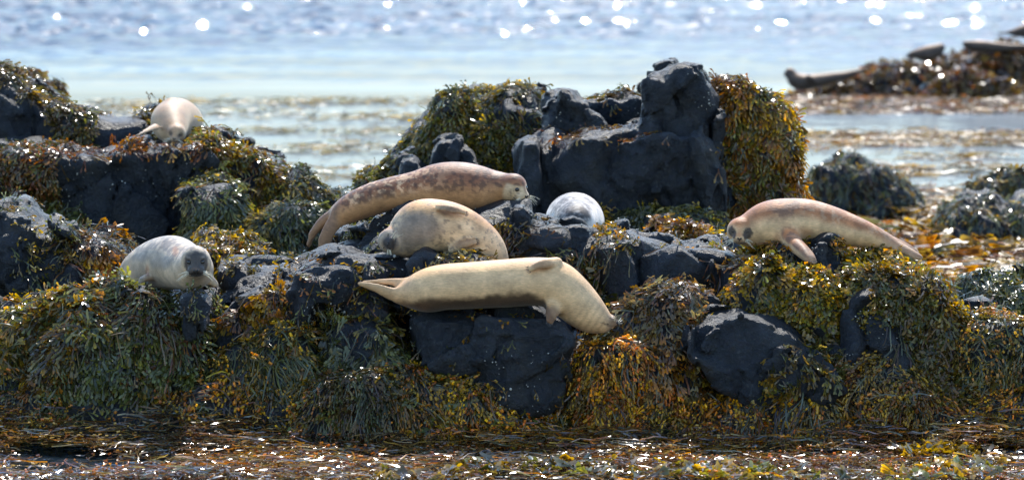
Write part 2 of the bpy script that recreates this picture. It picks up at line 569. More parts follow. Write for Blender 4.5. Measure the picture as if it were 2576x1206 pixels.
def sdf_rock(label, poly, d, T, r=0.12, h=0.022, lean=0.15, amp=0.05, cell=(0.32, 0.5, 0.42), crack=0.03,
             fine=0.018, smooth=0, tilt=0.16, shrink=.02, lump=0.0, chip=1.0, ccell=(.11, .14, .12), cuts=(), deep=False, facets=7, name='basalt_rock', group=None, weed=(), barn=0, seed=None, cat='rock'):
    seed = len(ROCKS) * 31 + 5 if seed is None else seed
    if d < 25.2:                                          # keeps the foot of the reef behind the floating wrack
        d = near_d(d)
    dt = d + 0.75 * T
    p2 = np.array([[P(u, v, d + 0.2 * T)[0], P(u, v, dt)[2]] for u, v in poly])
    if smooth:
        p2 = chaikin(p2, smooth)
    if deep:
        p2[p2[:, 1] < p2[:, 1].min() + .12, 1] = .02
    pad = 0.17
    lo = np.array([p2[:, 0].min() - pad, d - pad - 0.1, max(p2[:, 1].min(), -0.35) - pad])
    hi = np.array([p2[:, 0].max() + pad, d + T + pad + 0.1, p2[:, 1].max() + pad])
    hz = 0.5 * (hi[2] - lo[2])
    lo[1] -= lean * hz
    hi[1] += lean * hz
    n = np.ceil((hi - lo) / h).astype(int) + 1
    xs, ys, zs = (lo[i] + h * np.arange(n[i]) for i in range(3))
    X, Z = np.meshgrid(xs, zs, indexing='ij')
    s2 = poly_sdf(p2, X, Z)
    zm = max(p2[:, 1].max() - 0.25, 0)
    Y = np.abs(ys[None, :, None] - (d + T / 2) - lean * (np.clip(zs, -0.4, 9) - zm)[None, None, :]) - T / 2
    rr = min(r, T / 2 - 0.01)
    q1 = s2[:, None, :] + rr
    q2 = Y + rr
    phi = np.sqrt(np.maximum(q1, 0) ** 2 + np.maximum(q2, 0) ** 2) + np.minimum(np.maximum(q1, q2), 0) - rr
    phi = phi + np.zeros((n[0], n[1], n[2]))
    for (cu, cv, cd), cn in cuts:
        p0, cn = P(cu, cv, near_d(cd)), nrm(cn)
        phi = np.maximum(phi, (xs[:, None, None] - p0[0]) * cn[0] + (ys[None, :, None] - p0[1]) * cn[1] + (zs[None, None, :] - p0[2]) * cn[2])
    if not smooth and facets:                             # broken-off corners: random planes that shave the extremes
        rg = np.random.default_rng(seed + 500)
        ins = np.argwhere(phi < 0)
        ins = lo + h * ins[rg.integers(0, len(ins), 4000)]
        ext = np.ptp(ins, axis=0).min()
        for _ in range(facets):
            cn = nrm(np.array([rg.normal(0, 1), -abs(rg.normal(.5, .5)), rg.normal(.35, .7)]))
            t_ = ins @ cn
            s_ = t_.max() - rg.uniform(.02, .11) * min(ext, .8)
            phi = np.maximum(phi, xs[:, None, None] * cn[0] + ys[None, :, None] * cn[1] + zs[None, None, :] * cn[2] - s_)
    band = np.abs(phi) < 0.15 + amp
    ix = np.argwhere(band)
    p = lo + h * ix
    disp = fine * fbm(p * 7.0, seed + 40, 3) * 2 + 0.5 * amp * fbm(p * 2.0, seed + 60, 2) + lump * fbm(p * 3.2, seed + 61, 2)
    if amp > 0:
        wq = p + 0.06 * np.stack([vnoise(p * 3.1, seed + 70), vnoise(p * 3.1, seed + 71), vnoise(p * 3.1, seed + 72)], 1)
        f1, f2, off, rn = voro(wq / np.array(cell), seed)
        tl = np.clip((off * np.array(cell) * rn[:, :3]).sum(1) * tilt * 2.2, -.09, .03)
        disp = disp + amp * (0.8 * rn[:, 3] - .3) + tl - crack * np.clip(1 - (f2 - f1) / 0.13, 0, 1)
    if chip > 0 and amp > 0:
        near = np.abs(phi[band]) < .075
        wq = p[near] + 0.03 * np.stack([vnoise(p[near] * 8.1, seed + 80), vnoise(p[near] * 8.1, seed + 81), vnoise(p[near] * 8.1, seed + 82)], 1)
        f1, f2, off, rn = voro(wq / np.array(ccell), seed + 33)
        gate = np.clip(.35 + 1.6 * fbm(p[near] * 2.2, seed + 90, 2), 0, 1)
        disp[near] += chip * gate * (np.clip((off * np.array(ccell) * rn[:, :3]).sum(1) * .75, -.035, .016) - .008 + .010 * rn[:, 3] - .010 * np.clip(1 - (f2 - f1) / .1, 0, 1))
    phi[band] -= np.clip(disp, -.15, .045 + .6 * lump) + shrink
    phi[0], phi[-1] = 1, 1
    phi[:, 0], phi[:, -1] = 1, 1
    phi[:, :, 0], phi[:, :, -1] = 1, 1
    v, f = surface_nets(phi, lo, h)
    base = np.array([p2[:, 0].mean(), d + T / 2, max(0.0, p2[:, 1].min())])
    root = thing(name, label, cat, tuple(base), group or ('rocks of the distant islet' if d > 50 else 'rocks of the reef'))
    f = f[v[f[:, 0], 2] > -.12]
    me = np_mesh('stone', v - base, f)
    if chip > 0 and not smooth:
        me.set_sharp_from_angle(angle=math.radians(34))
    link('stone', me, M_ROCK, root)
    c, nn, ar = quad_data(v, f)
    R = dict(root=root, base=base, phi=phi, lo=lo, h=h, c=c, n=nn, ar=ar, weed=weed, seed=seed)
    ROCKS.append(R)
    if barn:
        barnacles(R, barn)
    return R


def inside(poly, u, v):
    s = np.zeros(u.shape, bool)
    n = len(poly)
    for i in range(n):
        (ax, ay), (bx, by) = poly[i], poly[(i + 1) % n]
        c = (ay > v) != (by > v)
        s ^= c & (u < ax + (v - ay) * (bx - ax) / ((by - ay) or 1e-9))
    return s


def barnacles(R, n):
    rng = np.random.default_rng(R['seed'])
    wgt = R['ar'] * (R['n'][:, 1] < 0.35) * np.clip(fbm(R['c'] * 2.6, R['seed'] + 9, 3) * 3 + 0.1, 0, 1) ** 3
    if wgt.sum() <= 0:
        return
    i = rng.choice(len(wgt), n, p=wgt / wgt.sum())
    p, nn = R['c'][i] + rng.normal(0, 0.008, (n, 3)), R['n'][i]
    t = nrm(np.cross(nn, rng.normal(size=(n, 3))))
    b = np.cross(nn, t)
    s = rng.uniform(0.0025, 0.006, n) * np.where(rng.random(n) < .12, 1.6, 1)
    V, k = [], 5
    for a in range(k):
        ang = 2 * math.pi * a / k
        V.append(p + s[:, None] * (t * math.cos(ang) + b * math.sin(ang)) - nn * 0.003)
    for a in range(k):
        ang = 2 * math.pi * a / k
        V.append(p + s[:, None] * (0.5 * (t * math.cos(ang) + b * math.sin(ang)) + 0.75 * nn))
    V.append(p + nn * (0.35 * s[:, None]))
    v = np.stack(V, 1).reshape(-1, 3)
    fs = []
    for a in range(k):
        a2 = (a + 1) % k
        fs += [[a, a2, k + a2], [a, k + a2, k + a], [k + a, k + a2, 2 * k]]
    f = (np.array(fs)[None] + (np.arange(n) * (2 * k + 1))[:, None, None]).reshape(-1, 3)
    link('barnacle_crust', np_mesh('barnacles', v - R['base'], f), M_BARN, R['root'], kind='stuff')


# ------------------------------------------------------------------ seaweed
def sample_phi(R, p):
    g = (p - R['lo']) / R['h']
    sh = np.array(R['phi'].shape)
    g = np.clip(g, 0.001, sh - 1.002)
    i = np.floor(g).astype(int)
    t = g - i
    ph = R['phi']
    o = 0
    for a, b, c in _CORN:
        wgt = (t[:, 0] if a else 1 - t[:, 0]) * (t[:, 1] if b else 1 - t[:, 1]) * (t[:, 2] if c else 1 - t[:, 2])
        o = o + wgt * ph[i[:, 0] + a, i[:, 1] + b, i[:, 2] + c]
    return o


def grad_phi(R, p):
    e = R['h'] * 1.5
    g = np.stack([sample_phi(R, p + np.eye(3)[k] * e) - sample_phi(R, p - np.eye(3)[k] * e) for k in range(3)], 1)
    return nrm(g)


def tmpl_fucus(rng, wide=0.011, nf=2):
    """forked flat frond: rows of (s, lateral, normal, tip) and quads; branches fan apart and end in rounded tips"""
    V, Q = [], []

    def strip(pts):
        b0 = len(V)
        for s, x, w_, nn, tp in pts:
            V.append((s, x - w_, nn, tp))
            V.append((s, x + w_, nn + rng.uniform(-.002, .004), tp))
        for k in range(len(pts) - 1):
            a = b0 + 2 * k
            Q.append((a, a + 1, a + 3, a + 2))
    f0 = rng.uniform(.28, .45)
    strip([(0, 0, .0028, 0, 0), (f0, 0, wide * .55, 0.002, .2)])
    for sg in (-1, 1):
        f1 = rng.uniform(.58, .75)
        sp = rng.uniform(.009, .019)
        strip([(f0 * .95, sg * .002, wide * .4, .001 * sg, .2), (f1, sg * sp, wide * .6, .003 * sg, .5)])
        for s2 in ((-1, 1) if nf == 2 else (sg,)):
            e = rng.uniform(.86, 1.0)
            x1 = sg * sp + s2 * rng.uniform(.006, .013)
            nz = rng.uniform(-.006, .014)
            strip([(f1 * .97, sg * sp + s2 * .002, wide * .5, .002, .5), ((f1 + 2.4 * e) / 3.4, sg * sp * .3 + x1 * .7, wide * .95, nz * .6, .8),
                   (e, x1, wide * .42, nz, 1)])
    return np.array(V), np.array(Q)


def tmpl_knot(rng, L, nb, wide=0.0042, size=0.011):
    """long strap with egg-shaped bladders along it and on short side stalks; bladders are 8-face blobs given as degenerate quads"""
    V, Q = [], []
    K = 6
    for k in range(K):
        s = k / (K - 1)
        w_ = wide * (1 - .35 * s)
        x = .004 * math.sin(6 * s + rng.uniform(0, 1))
        V += [(s, x - w_, 0, .45 * s), (s, x + w_, rng.uniform(-.001, .003), .45 * s)]
    for k in range(K - 1):
        a = 2 * k
        Q.append((a, a + 1, a + 3, a + 2))
    for j in range(nb):
        s = rng.uniform(.25, .98)
        x = rng.choice([0, 0, 1, -1]) * rng.uniform(.008, .03)
        if abs(x) > .005:
            b0 = len(V)
            V += [(s - .02 / L, 0, .001, .4), (s - .028 / L, 0, .002, .4), (s, x, .004, .5), (s - .006 / L, x, .005, .5)]
            Q.append((b0, b0 + 1, b0 + 3, b0 + 2))
        b0 = len(V)
        rx = size * rng.uniform(.7, 1.25)
        oz = rng.uniform(.004, .02)
        for e_ in (-.62, .62):
            for c_, d_ in ((-1, -1), (1, -1), (1, 1), (-1, 1)):
                V.append((s + e_ * rx * 1.5 / L, x + c_ * rx * .55, oz + d_ * rx * .5, 1.0))
        for q in ((0, 1, 5, 4), (1, 2, 6, 5), (2, 3, 7, 6), (3, 0, 4, 7)):
            Q.append(tuple(b0 + z for z in q))
    return np.array(V), np.array(Q)


def tmpl_strap(rng, wide=0.006):
    V, Q = [], []
    K = 6
    for k in range(K):
        s = k / (K - 1)
        w_ = wide * (1 - .5 * s) * (1 if k else .5)
        V += [(s, -w_, rng.uniform(-.001, .002), s), (s, w_, rng.uniform(-.001, .003), s)]
    for k in range(K - 1):
        a = 2 * k
        Q.append((a, a + 1, a + 3, a + 2))
    return np.array(V), np.array(Q)


def drape(R, p, rng, L, K=7, lift=(0.004, 0.05), gravity=0.5, jit=0.25, dir0=None, floor=0.01, flow=.3):
    """lay strands of length L (N,) over the rock R from roots p: they follow the surface and hang where it ends"""
    n = len(p)
    nn = grad_phi(R, p)
    if dir0 is None:
        fp = p * 8.0
        dir0 = 1.3 * np.stack([vnoise(fp, 201), vnoise(fp, 202), vnoise(fp, 203)], 1) + rng.normal(size=(n, 3)) * 0.5
    g = np.array([0, 0, -1.0])
    d = dir0 + g * 0.9
    d = nrm(d - nn * (d * nn).sum(1, keepdims=True) + nn * 0.06)
    hgt = lift[0] + (lift[1] - lift[0]) * rng.random(n) ** 1.8 * 0.7
    ds = (L / (K - 1))[:, None]
    q = p + nn * 0.003
    path, norms = [q], [nn]
    for k in range(1, K):
        fq = q * 7.0 + 31.0
        fl = np.stack([vnoise(fq, 211), vnoise(fq, 212), .4 * vnoise(fq, 213)], 1)
        d = nrm(d + g * gravity * np.minimum(ds / 0.05, 1.2) * 0.9 + fl * flow + rng.normal(size=(n, 3)) * jit)
        q = q + d * ds
        hk = hgt * min(1.0, k / 2.0)
        ph = sample_phi(R, q)
        m = ph < hk
        gn = grad_phi(R, q)
        q = np.where(m[:, None], q + gn * np.minimum(hk - ph, 0.08)[:, None], q)
        dn = (d * gn).sum(1, keepdims=True)
        d = np.where(m[:, None] & (dn < 0), nrm(d - gn * dn), d)
        low = q[:, 2] < floor
        q[low, 2] = floor + 0.012 * rng.random(low.sum())
        d[low, 2] = np.maximum(d[low, 2], 0)
        norms.append(gn)
        path.append(q)
    return np.stack(path, 1), np.stack(norms, 1)


def map_tmpl(path, nor, tm, rng, scale=1.0, flip=0.5):
    """(N,K,3) paths + a (V,4),(Q,4) template -> vertices, faces, tip factor, strand index"""
    V, Q = tm
    n, K = path.shape[:2]
    s = np.clip(V[:, 0], 0, 1) * (K - 1)
    i = np.minimum(s.astype(int), K - 2)
    t = (s - i)[None, :, None]
    a = path[:, i] * (1 - t) + path[:, i + 1] * t
    tg = nrm(path[:, i + 1] - path[:, i])
    no = nor[:, i] * (1 - t) + nor[:, i + 1] * t
    sd_ = nrm(np.cross(tg, no))
    no = np.cross(sd_, tg)
    rot = rng.normal(0, flip, n)[:, None, None]
    s2 = sd_ * np.cos(rot) + no * np.sin(rot)
    n2 = -sd_ * np.sin(rot) + no * np.cos(rot)
    sc = (scale * rng.uniform(.75, 1.25, n))[:, None, None]
    extra = (V[:, 0] - np.clip(V[:, 0], 0, 1))[None, :, None]
    v = a + sc * (s2 * V[None, :, 1, None] + n2 * V[None, :, 2, None]) + tg * extra * 0.3
    f = Q[None] + (np.arange(n) * len(V))[:, None, None]
    tip = np.broadcast_to(V[None, :, 3], (n, len(V)))
    sid = np.broadcast_to(np.arange(n)[:, None], (n, len(V)))
    return v.reshape(-1, 3), f.reshape(-1, 4), tip.reshape(-1), sid.reshape(-1)


DARK = dict(olive=(.070, .074, .022), brown=(.095, .056, .018), purple=(.060, .038, .032), grey=(.100, .108, .066), red=(.115, .040, .014))
TIPC = dict(gold=(.74, .41, .012), orange=(.78, .30, .015), olive=(.31, .28, .035), green=(.20, .23, .06), tan=(.50, .32, .07), rust=(.55, .16, .015), dark=(.09, .075, .04))


def weed_cols(tip, sid, n, rng, darks, tips, goldness, roots):
    """base colour of each vertex: dark stem to coloured tip, patches of more or less colour over the rock"""
    dk = np.array([DARK[k] for k in darks])[rng.integers(0, len(darks), n)]
    pat = 0.5 + 0.9 * fbm(roots * 3.2, 11, 3)
    ti = np.clip((pat * len(tips) + rng.normal(0, .5, n)), 0, len(tips) - 1e-3).astype(int)
    tc = np.array([TIPC[k] for k in tips])[ti]
    br = (.45 + 1.1 * rng.random(n) ** 1.3)[:, None]
    go = np.clip(goldness * (0.55 + 0.9 * fbm(roots * 2.1 + 9, 23, 2)) * rng.uniform(.4, 1.4, n), 0, 1)
    tt = (np.clip(tip, 0, 1) ** 1.6 * go[sid])[:, None]
    return np.clip((dk[sid] * (1 - tt) + tc[sid] * tt) * br[sid], 0, .9)


ZB = {}


def seen(c):
    """which points lie on or just behind the nearest rock surface on the camera's side"""
    u, v = unproj(c)
    i = np.clip(((u + 200) / 16).astype(int), 0, 185)
    j = np.clip(((v + 100) / 16).astype(int), 0, 89)
    if not ZB:
        z = np.full((186, 90), 1e9)
        for R in ROCKS:
            a, b = unproj(R['c'])
            ii = np.clip(((a + 200) / 16).astype(int), 0, 185)
            jj = np.clip(((b + 100) / 16).astype(int), 0, 89)
            np.minimum.at(z, (ii, jj), R['c'][:, 1])
        ZB['z'] = z
    return c[:, 1] < ZB['z'][i, j] + .32


def pick_roots(R, n, rng, only=None, bare=(), top=None, patch=0.0, front=True):
    c, nn = R['c'], R['n']
    wgt = R['ar'].copy()
    u, v = unproj(c)
    if only is not None:
        wgt *= inside(only, u, v)
    for b in bare:
        wgt *= ~inside(b, u, v)
    if front:
        wgt *= np.where(nn[:, 1] > 0.55, 0.05, 1)
    if top is not None:
        wgt *= np.clip((nn[:, 2] - top) * 4, 0, 1)
    wgt *= (c[:, 2] > 0.0) * np.clip((c[:, 1] < R['base'][1] + 0.35) + 0.25, 0, 1) * (np.abs(u - CX) < 1450)
    wgt *= seen(c)
    if patch > 0:
        wgt *= np.clip((fbm(c * 2.3, R['seed'] + 77, 3) * 2.2 + 0.5 - patch) * 5, 0, 1)
    if wgt.sum() <= 0:
        return np.zeros((0, 3))
    i = rng.choice(len(wgt), n, p=wgt / wgt.sum())
    return c[i] + rng.normal(0, R['h'] * 0.4, (n, 3))


class Weed:
    def __init__(s):
        s.v, s.f, s.c, s.o = [], [], [], 0

    def add(s, v, f, c):
        s.v.append(v)
        s.f.append(f + s.o)
        s.c.append(c)
        s.o += len(v)

    def build(s, name, mat, parent=None, base=(0, 0, 0), **props):
        if not s.v:
            return None
        me = np_mesh(name, np.concatenate(s.v) - np.asarray(base), np.concatenate(s.f), True, np.concatenate(s.c))
        return link(name, me, mat, parent, **props)


TRI = [0]


def grow(R, W, style, n, L=(.12, .2), darks=('olive', 'brown'), tips=('gold',), gold=.8, lift=(.004, .04), nvar=5, scale=1.0, seed=0, jit=.16,
         gravity=.5, flow=.3, flip=.5, nb=4, nf=2, wide=.0085, bead=.009, **rk):
    rng = np.random.default_rng(R['seed'] * 7 + seed + 1)
    roots = pick_roots(R, int(n * .74), rng, **rk)
    if len(roots) == 0:
        return
    for k in range(nvar):
        r = roots[k::nvar]
        if len(r) == 0:
            continue
        ln = rng.uniform(L[0], L[1], len(r))
        if style == 'fucus':
            tm = tmpl_fucus(rng, wide, nf)
        elif style == 'knot':
            tm = tmpl_knot(rng, .5 * (L[0] + L[1]), nb, size=bead)
        else:
            tm = tmpl_strap(rng)
        pa, no = drape(R, r, rng, ln, lift=lift, jit=jit, gravity=gravity, flow=flow)
        v, f, tip, sid = map_tmpl(pa, no, tm, rng, scale, flip)
        W.add(v, f, weed_cols(tip, sid, len(r), rng, darks, tips, gold, r))
        TRI[0] += 2 * len(f)


def plant(R, items, seed=0):
    W = Weed()
    for k, it in enumerate(items):
        grow(R, W, seed=seed + 13 * k, **it)
    W.build('seaweed', M_WEED, R['root'], R['base'], kind='stuff')

# ------------------------------------------------------------------ the reef: rocks traced at their own distance
rk = {}


def rock(key, *a, **k):
    rk[key] = sdf_rock(*a, **k)


MOUND = dict(chip=0, lump=0.09, amp=0.03, crack=0.0, tilt=0.10, fine=0.03, h=0.038, smooth=1)
BLOCK = dict(h=0.0175, r=0.05, amp=0.035, crack=0.022, tilt=0.22, fine=0.014)

# top left outcrop
rock('back_ridge', 'dark weedy ridge sloping down at the upper left edge of the picture',
     [(-60, 175), (0, 192), (45, 215), (80, 238), (130, 268), (165, 284), (200, 290), (235, 300), (300, 300), (345, 286), (375, 288), (395, 350), (395, 480), (-60, 520)],
     31.8, 1.0, r=.12, h=.026, amp=.05, tilt=.2, barn=150, deep=True, facets=0, shrink=.04)
rock('cliff', 'dark columnar rock face below the seal at the upper left',
     [(-60, 372), (60, 366), (150, 372), (182, 388), (220, 378), (285, 376), (300, 362), (345, 356), (420, 356), (500, 350), (535, 360), (560, 390), (560, 640), (-60, 640)],
     30.4, 1.5, r=.05, h=.021, amp=.05, cell=(.27, .4, .7), crack=.04, tilt=.3, lean=.06, chip=1.4, barn=500, deep=True, facets=3)
rock('shoulder', 'weedy stepped shoulder of rock to the right of the upper left seal',
     [(495, 345), (530, 340), (565, 362), (620, 372), (660, 385), (700, 404), (735, 432), (755, 470), (750, 660), (470, 660)],
     30.4, 1.2, r=.08, h=.025, amp=.05, tilt=.2, barn=200, deep=True, facets=2)
rock('lobe', 'rounded weed-hung lobe at the right end of the upper left outcrop',
     [(700, 425), (740, 428), (775, 436), (812, 462), (832, 492), (838, 522), (820, 570), (790, 610), (700, 660)], 30.2, .8, r=.12, **{**MOUND, 'amp': .045}, deep=True)
rock('skirt', 'low rounded rock under glistening grey-green weed beneath the upper left outcrop',
     [(468, 492), (498, 465), (528, 453), (573, 455), (598, 470), (626, 505), (646, 555), (653, 620), (648, 700), (448, 700)], 29.8, .6, r=.16, **MOUND, deep=True)
rock('tangle', 'rock draped in pale shining weed left of the brown seal flippers',
     [(640, 560), (680, 520), (740, 505), (790, 520), (830, 545), (830, 600), (790, 650), (640, 700)], 29.6, .6, r=.16, **MOUND, deep=True)

# left foreground boulders
rock('left_boulder', 'big blue-grey boulder speckled with small weed at the left edge',
     [(-70, 505), (0, 512), (40, 516), (62, 535), (82, 552), (120, 550), (142, 551), (172, 562), (196, 583), (206, 622), (210, 690), (195, 760), (-70, 780)],
     26.4, 1.0, r=.10, h=.0175, amp=.04, cell=(.4, .5, .3), tilt=.3, crack=.02, barn=450, cuts=[((90, 580, 26.4), (.2, -.36, .92))])
rock('left_slab', 'bare flat grey slab low at the left edge beside golden weed',
     [(-70, 740), (10, 738), (70, 745), (112, 758), (118, 790), (60, 820), (-70, 830)], 25.75, .5, r=.06, h=.0175, amp=.03, barn=60)
rock('gold_slope', 'rock under yellow and brown weed between the left boulder and the spotted seal',
     [(190, 590), (220, 588), (260, 602), (300, 630), (330, 660), (330, 720), (180, 760)], 26.5, .6, r=.14, **MOUND, deep=True)
rock('gold_knoll', 'knoll with bright yellow weed behind the spotted grey seal on its right',
     [(480, 612), (530, 600), (590, 606), (640, 628), (680, 655), (690, 700), (470, 700)], 26.9, .6, r=.12, **MOUND, deep=True)
rock('left_mound', 'mound hung with yellow and green weed in the lower left corner',
     [(-80, 800), (-20, 775), (60, 765), (110, 768), (150, 800), (150, 1000), (120, 1130), (-80, 1140)], 25.3, .9, r=.25, lean=.28, **MOUND)
rock('left_mass', 'large rock thickly hung with dark olive fronds below the spotted grey seal',
     [(70, 900), (90, 808), (140, 743), (200, 720), (270, 720), (330, 713), (395, 720), (435, 746), (480, 746), (525, 760), (548, 808), (560, 900), (590, 1010), (600, 1130), (60, 1130)],
     25.1, 1.1, r=.22, lean=.24, **{**MOUND, 'amp': .05, 'tilt': .2, 'h': .026})
rock('small_block', 'small bare grey block under the chin of the spotted grey seal',
     [(468, 752), (492, 742), (516, 748), (524, 775), (522, 815), (508, 838), (480, 840), (468, 800)], 24.97, .35, r=.03, h=.011, amp=.012, fine=.008, tilt=.1, barn=40)

# centre ledges
rock('flat_ledge', 'long flat-topped dark ledge to the right of the spotted grey seal',
     [(545, 668), (620, 660), (700, 662), (752, 664), (775, 690), (770, 790), (540, 790)], 25.85, .7, **BLOCK, barn=250, deep=True)
rock('low_ledge', 'low weedy ledge under the flat-topped rock',
     [(530, 790), (560, 765), (600, 725), (650, 708), (700, 705), (735, 716), (752, 760), (750, 860), (530, 860)], 25.4, .6, r=.08, h=.018, amp=.04, barn=150)
rock('slabs', 'layered bare slabs beneath the tail flippers of the brown seal',
     [(700, 690), (752, 655), (790, 640), (835, 630), (872, 628), (890, 640), (930, 642), (980, 636), (1010, 645), (1045, 660), (1075, 690), (1060, 760), (700, 760)],
     25.5, .75, r=.05, h=.014, amp=.035, cell=(.5, .5, .12), tilt=.3, crack=.03, fine=.012, barn=350)
rock('tail_block', 'dark cracked block behind the tail of the front seal',
     [(742, 700), (775, 676), (815, 668), (880, 662), (935, 668), (962, 690), (968, 750), (965, 830), (740, 830)], 25.3, .5, **BLOCK, barn=300)
rock('brown_perch', 'broad dark rock that the brown seal lies along',
     [(815, 690), (832, 610), (860, 588), (920, 566), (960, 545), (990, 522), (1030, 506), (1052, 508), (1100, 540), (1180, 560), (1260, 545), (1280, 700), (815, 720)],
     26.15, 1.1, r=.07, h=.0175, amp=.035, tilt=.3, lean=.1, barn=450, deep=True)
rock('chin_rock', 'rough dark rock under the chin of the brown seal',
     [(1170, 560), (1200, 535), (1235, 524), (1280, 513), (1318, 516), (1345, 536), (1360, 600), (1370, 760), (1170, 760)], 26.0, .9, r=.06, h=.0175, amp=.05, tilt=.3, barn=420)
rock('fallen_stone', 'small angular stone tucked under the belly of the curled sleeping seal',
     [(1035, 672), (1050, 648), (1070, 638), (1092, 645), (1108, 660), (1110, 700), (1035, 700)], 25.38, .25, r=.02, h=.011, amp=.015, tilt=.15, fine=.006)
rock('weed_saddle', 'low weedy hump in front of the curled sleeping seal',
     [(1060, 690), (1100, 660), (1160, 648), (1200, 640), (1225, 650), (1240, 720), (1060, 740)], 25.35, .35, r=.08, **MOUND)
rock('mid_ledge', 'long barnacled ledge in front of the pale seal at the centre',
     [(1330, 545), (1360, 540), (1400, 552), (1440, 562), (1465, 575), (1500, 590), (1530, 590), (1560, 610), (1580, 660), (1590, 800), (1330, 800)],
     25.9, .9, r=.05, h=.0165, amp=.05, cell=(.3, .4, .22), tilt=.3, barn=800)
rock('right_ledge', 'long dark ledge running toward the dozing seal on the right',
     [(1490, 596), (1530, 588), (1575, 580), (1620, 596), (1680, 602), (1730, 612), (1790, 606), (1835, 612), (1870, 640), (1900, 700), (1900, 800), (1490, 800)],
     25.75, .8, r=.05, h=.0165, amp=.05, cell=(.36, .4, .28), tilt=.3, barn=800)
rock('front_block', 'big square dark block that the front seal lies on',
     [(1040, 850), (1044, 798), (1078, 770), (1150, 756), (1250, 754), (1330, 750), (1390, 760), (1430, 784), (1438, 830), (1428, 920), (1395, 985), (1330, 1010), (1280, 990), (1040, 960)],
     24.6, .75, r=.04, h=.013, amp=.03, cell=(.45, .5, .5), tilt=.22, crack=.018, fine=.014, lean=.12, facets=1, barn=380, cuts=[((1200, 800, 24.6), (0, -.36, .93))])
rock('weedy_block', 'weed-capped block with a dark bare face left of the square block',
     [(805, 850), (830, 800), (870, 775), (920, 772), (955, 800), (990, 850), (1035, 900), (1060, 960), (1040, 1010), (800, 1010)], 24.95, .7, r=.10, h=.02, amp=.035, lean=.2, barn=120)

# big rock behind
rock('weed_hill', 'hill of brown and yellow weed on the left side of the great rock',
     [(900, 500), (925, 450), (950, 410), (990, 372), (1030, 332), (1078, 296), (1100, 262), (1118, 242), (1160, 236), (1210, 240), (1262, 234), (1310, 240), (1350, 236), (1372, 268), (1400, 420), (1400, 560), (880, 560)],
     31.3, 1.4, r=.14, lean=.35, **{**MOUND, 'amp': .09, 'tilt': .22, 'h': .027}, deep=True)
rock('great_rock', 'great square-faced black rock behind the seals',
     [(1312, 470), (1328, 392), (1345, 345), (1400, 322), (1480, 308), (1560, 312), (1625, 302), (1700, 298), (1795, 300), (1803, 400), (1804, 640), (1300, 640)],
     30.0, 1.5, r=.06, h=.021, amp=.045, cell=(.5, .6, .7), tilt=.2, crack=.02, fine=.022, facets=4, lean=.05, ccell=(.10, .2, .34), chip=1.5, barn=800, deep=True, cuts=[((1430, 350, 30.0), (0, -.3, .95))])
rock('spire', 'tall black pinnacle on top of the great rock',
     [(1600, 350), (1622, 320), (1640, 275), (1633, 212), (1642, 193), (1662, 192), (1690, 180), (1725, 174), (1758, 182), (1772, 205), (1784, 238), (1795, 268), (1801, 330), (1800, 420), (1600, 420)],
     30.25, .9, r=.06, h=.021, amp=.02, cell=(.3, .5, .4), tilt=.16, crack=.012, facets=2, shrink=.05, lean=.05, ccell=(.12, .2, .3), chip=1.3, barn=250)
rock('shoulder_block', 'squat dark block on the left shoulder of the great rock',
     [(1358, 345), (1364, 282), (1374, 246), (1404, 232), (1440, 232), (1456, 240), (1464, 270), (1485, 285), (1520, 305), (1515, 350)], 30.55, .6, r=.025, h=.021, amp=.015, tilt=.06, crack=.008, chip=.8, barn=60)
rock('crest', 'broken low crest of stones between the squat block and the pinnacle',
     [(1470, 330), (1478, 262), (1508, 246), (1535, 240), (1552, 246), (1580, 232), (1602, 240), (1630, 246), (1645, 330)], 31.2, .5, r=.025, h=.024, amp=.015, tilt=.06, crack=.008, chip=.8, barn=60)
rock('draped_side', 'right flank of the great rock covered with hanging orange and brown weed',
     [(1790, 420), (1786, 232), (1812, 216), (1826, 204), (1840, 204), (1850, 230), (1895, 232), (1945, 248), (1978, 272), (1992, 312), (1996, 380), (1998, 480), (1994, 660), (1780, 660)],
     30.5, 1.2, r=.16, **{**MOUND, 'amp': .05, 'tilt': .16, 'h': .027}, deep=True)
rock('step_block', 'upright dark block among the weed left of the great rock',
     [(1084, 425), (1090, 372), (1104, 350), (1130, 346), (1148, 358), (1152, 425)], 30.7, .4, r=.025, h=.02, amp=.015, tilt=.06, crack=.008, chip=.8)
rock('lean_block', 'dark leaning stone right beside the upright block in the weed',
     [(1136, 420), (1146, 366), (1166, 362), (1182, 380), (1194, 420)], 30.75, .35, r=.025, h=.02, amp=.015, tilt=.06, crack=.008, chip=.8)
rock('low_block', 'smaller dark block left of the upright block just above the brown seal',
     [(1004, 445), (1012, 396), (1035, 388), (1052, 395), (1056, 445)], 30.4, .4, r=.025, h=.02, amp=.015, tilt=.06, crack=.008, chip=.8, deep=True)
rock('wedge', 'pale-topped wedge of stone at the left foot of the great rock',
     [(1296, 440), (1302, 385), (1322, 362), (1346, 352), (1352, 440)], 29.9, .4, r=.025, h=.018, amp=.015, tilt=.06, crack=.008, chip=.8, deep=True)
rock('foot', 'pebbly weedy foot of the great rock behind the pale seal',
     [(1500, 640), (1520, 560), (1600, 545), (1720, 540), (1800, 545), (1850, 590), (1860, 660), (1500, 660)], 29.7, .5, r=.10, **MOUND, deep=True)
rock('weed_bed', 'low bed of yellow and orange weed below the great rock',
     [(1590, 660), (1610, 600), (1660, 585), (1720, 582), (1780, 596), (1820, 620), (1830, 680)], 28.0, .6, r=.08, **MOUND, deep=True)

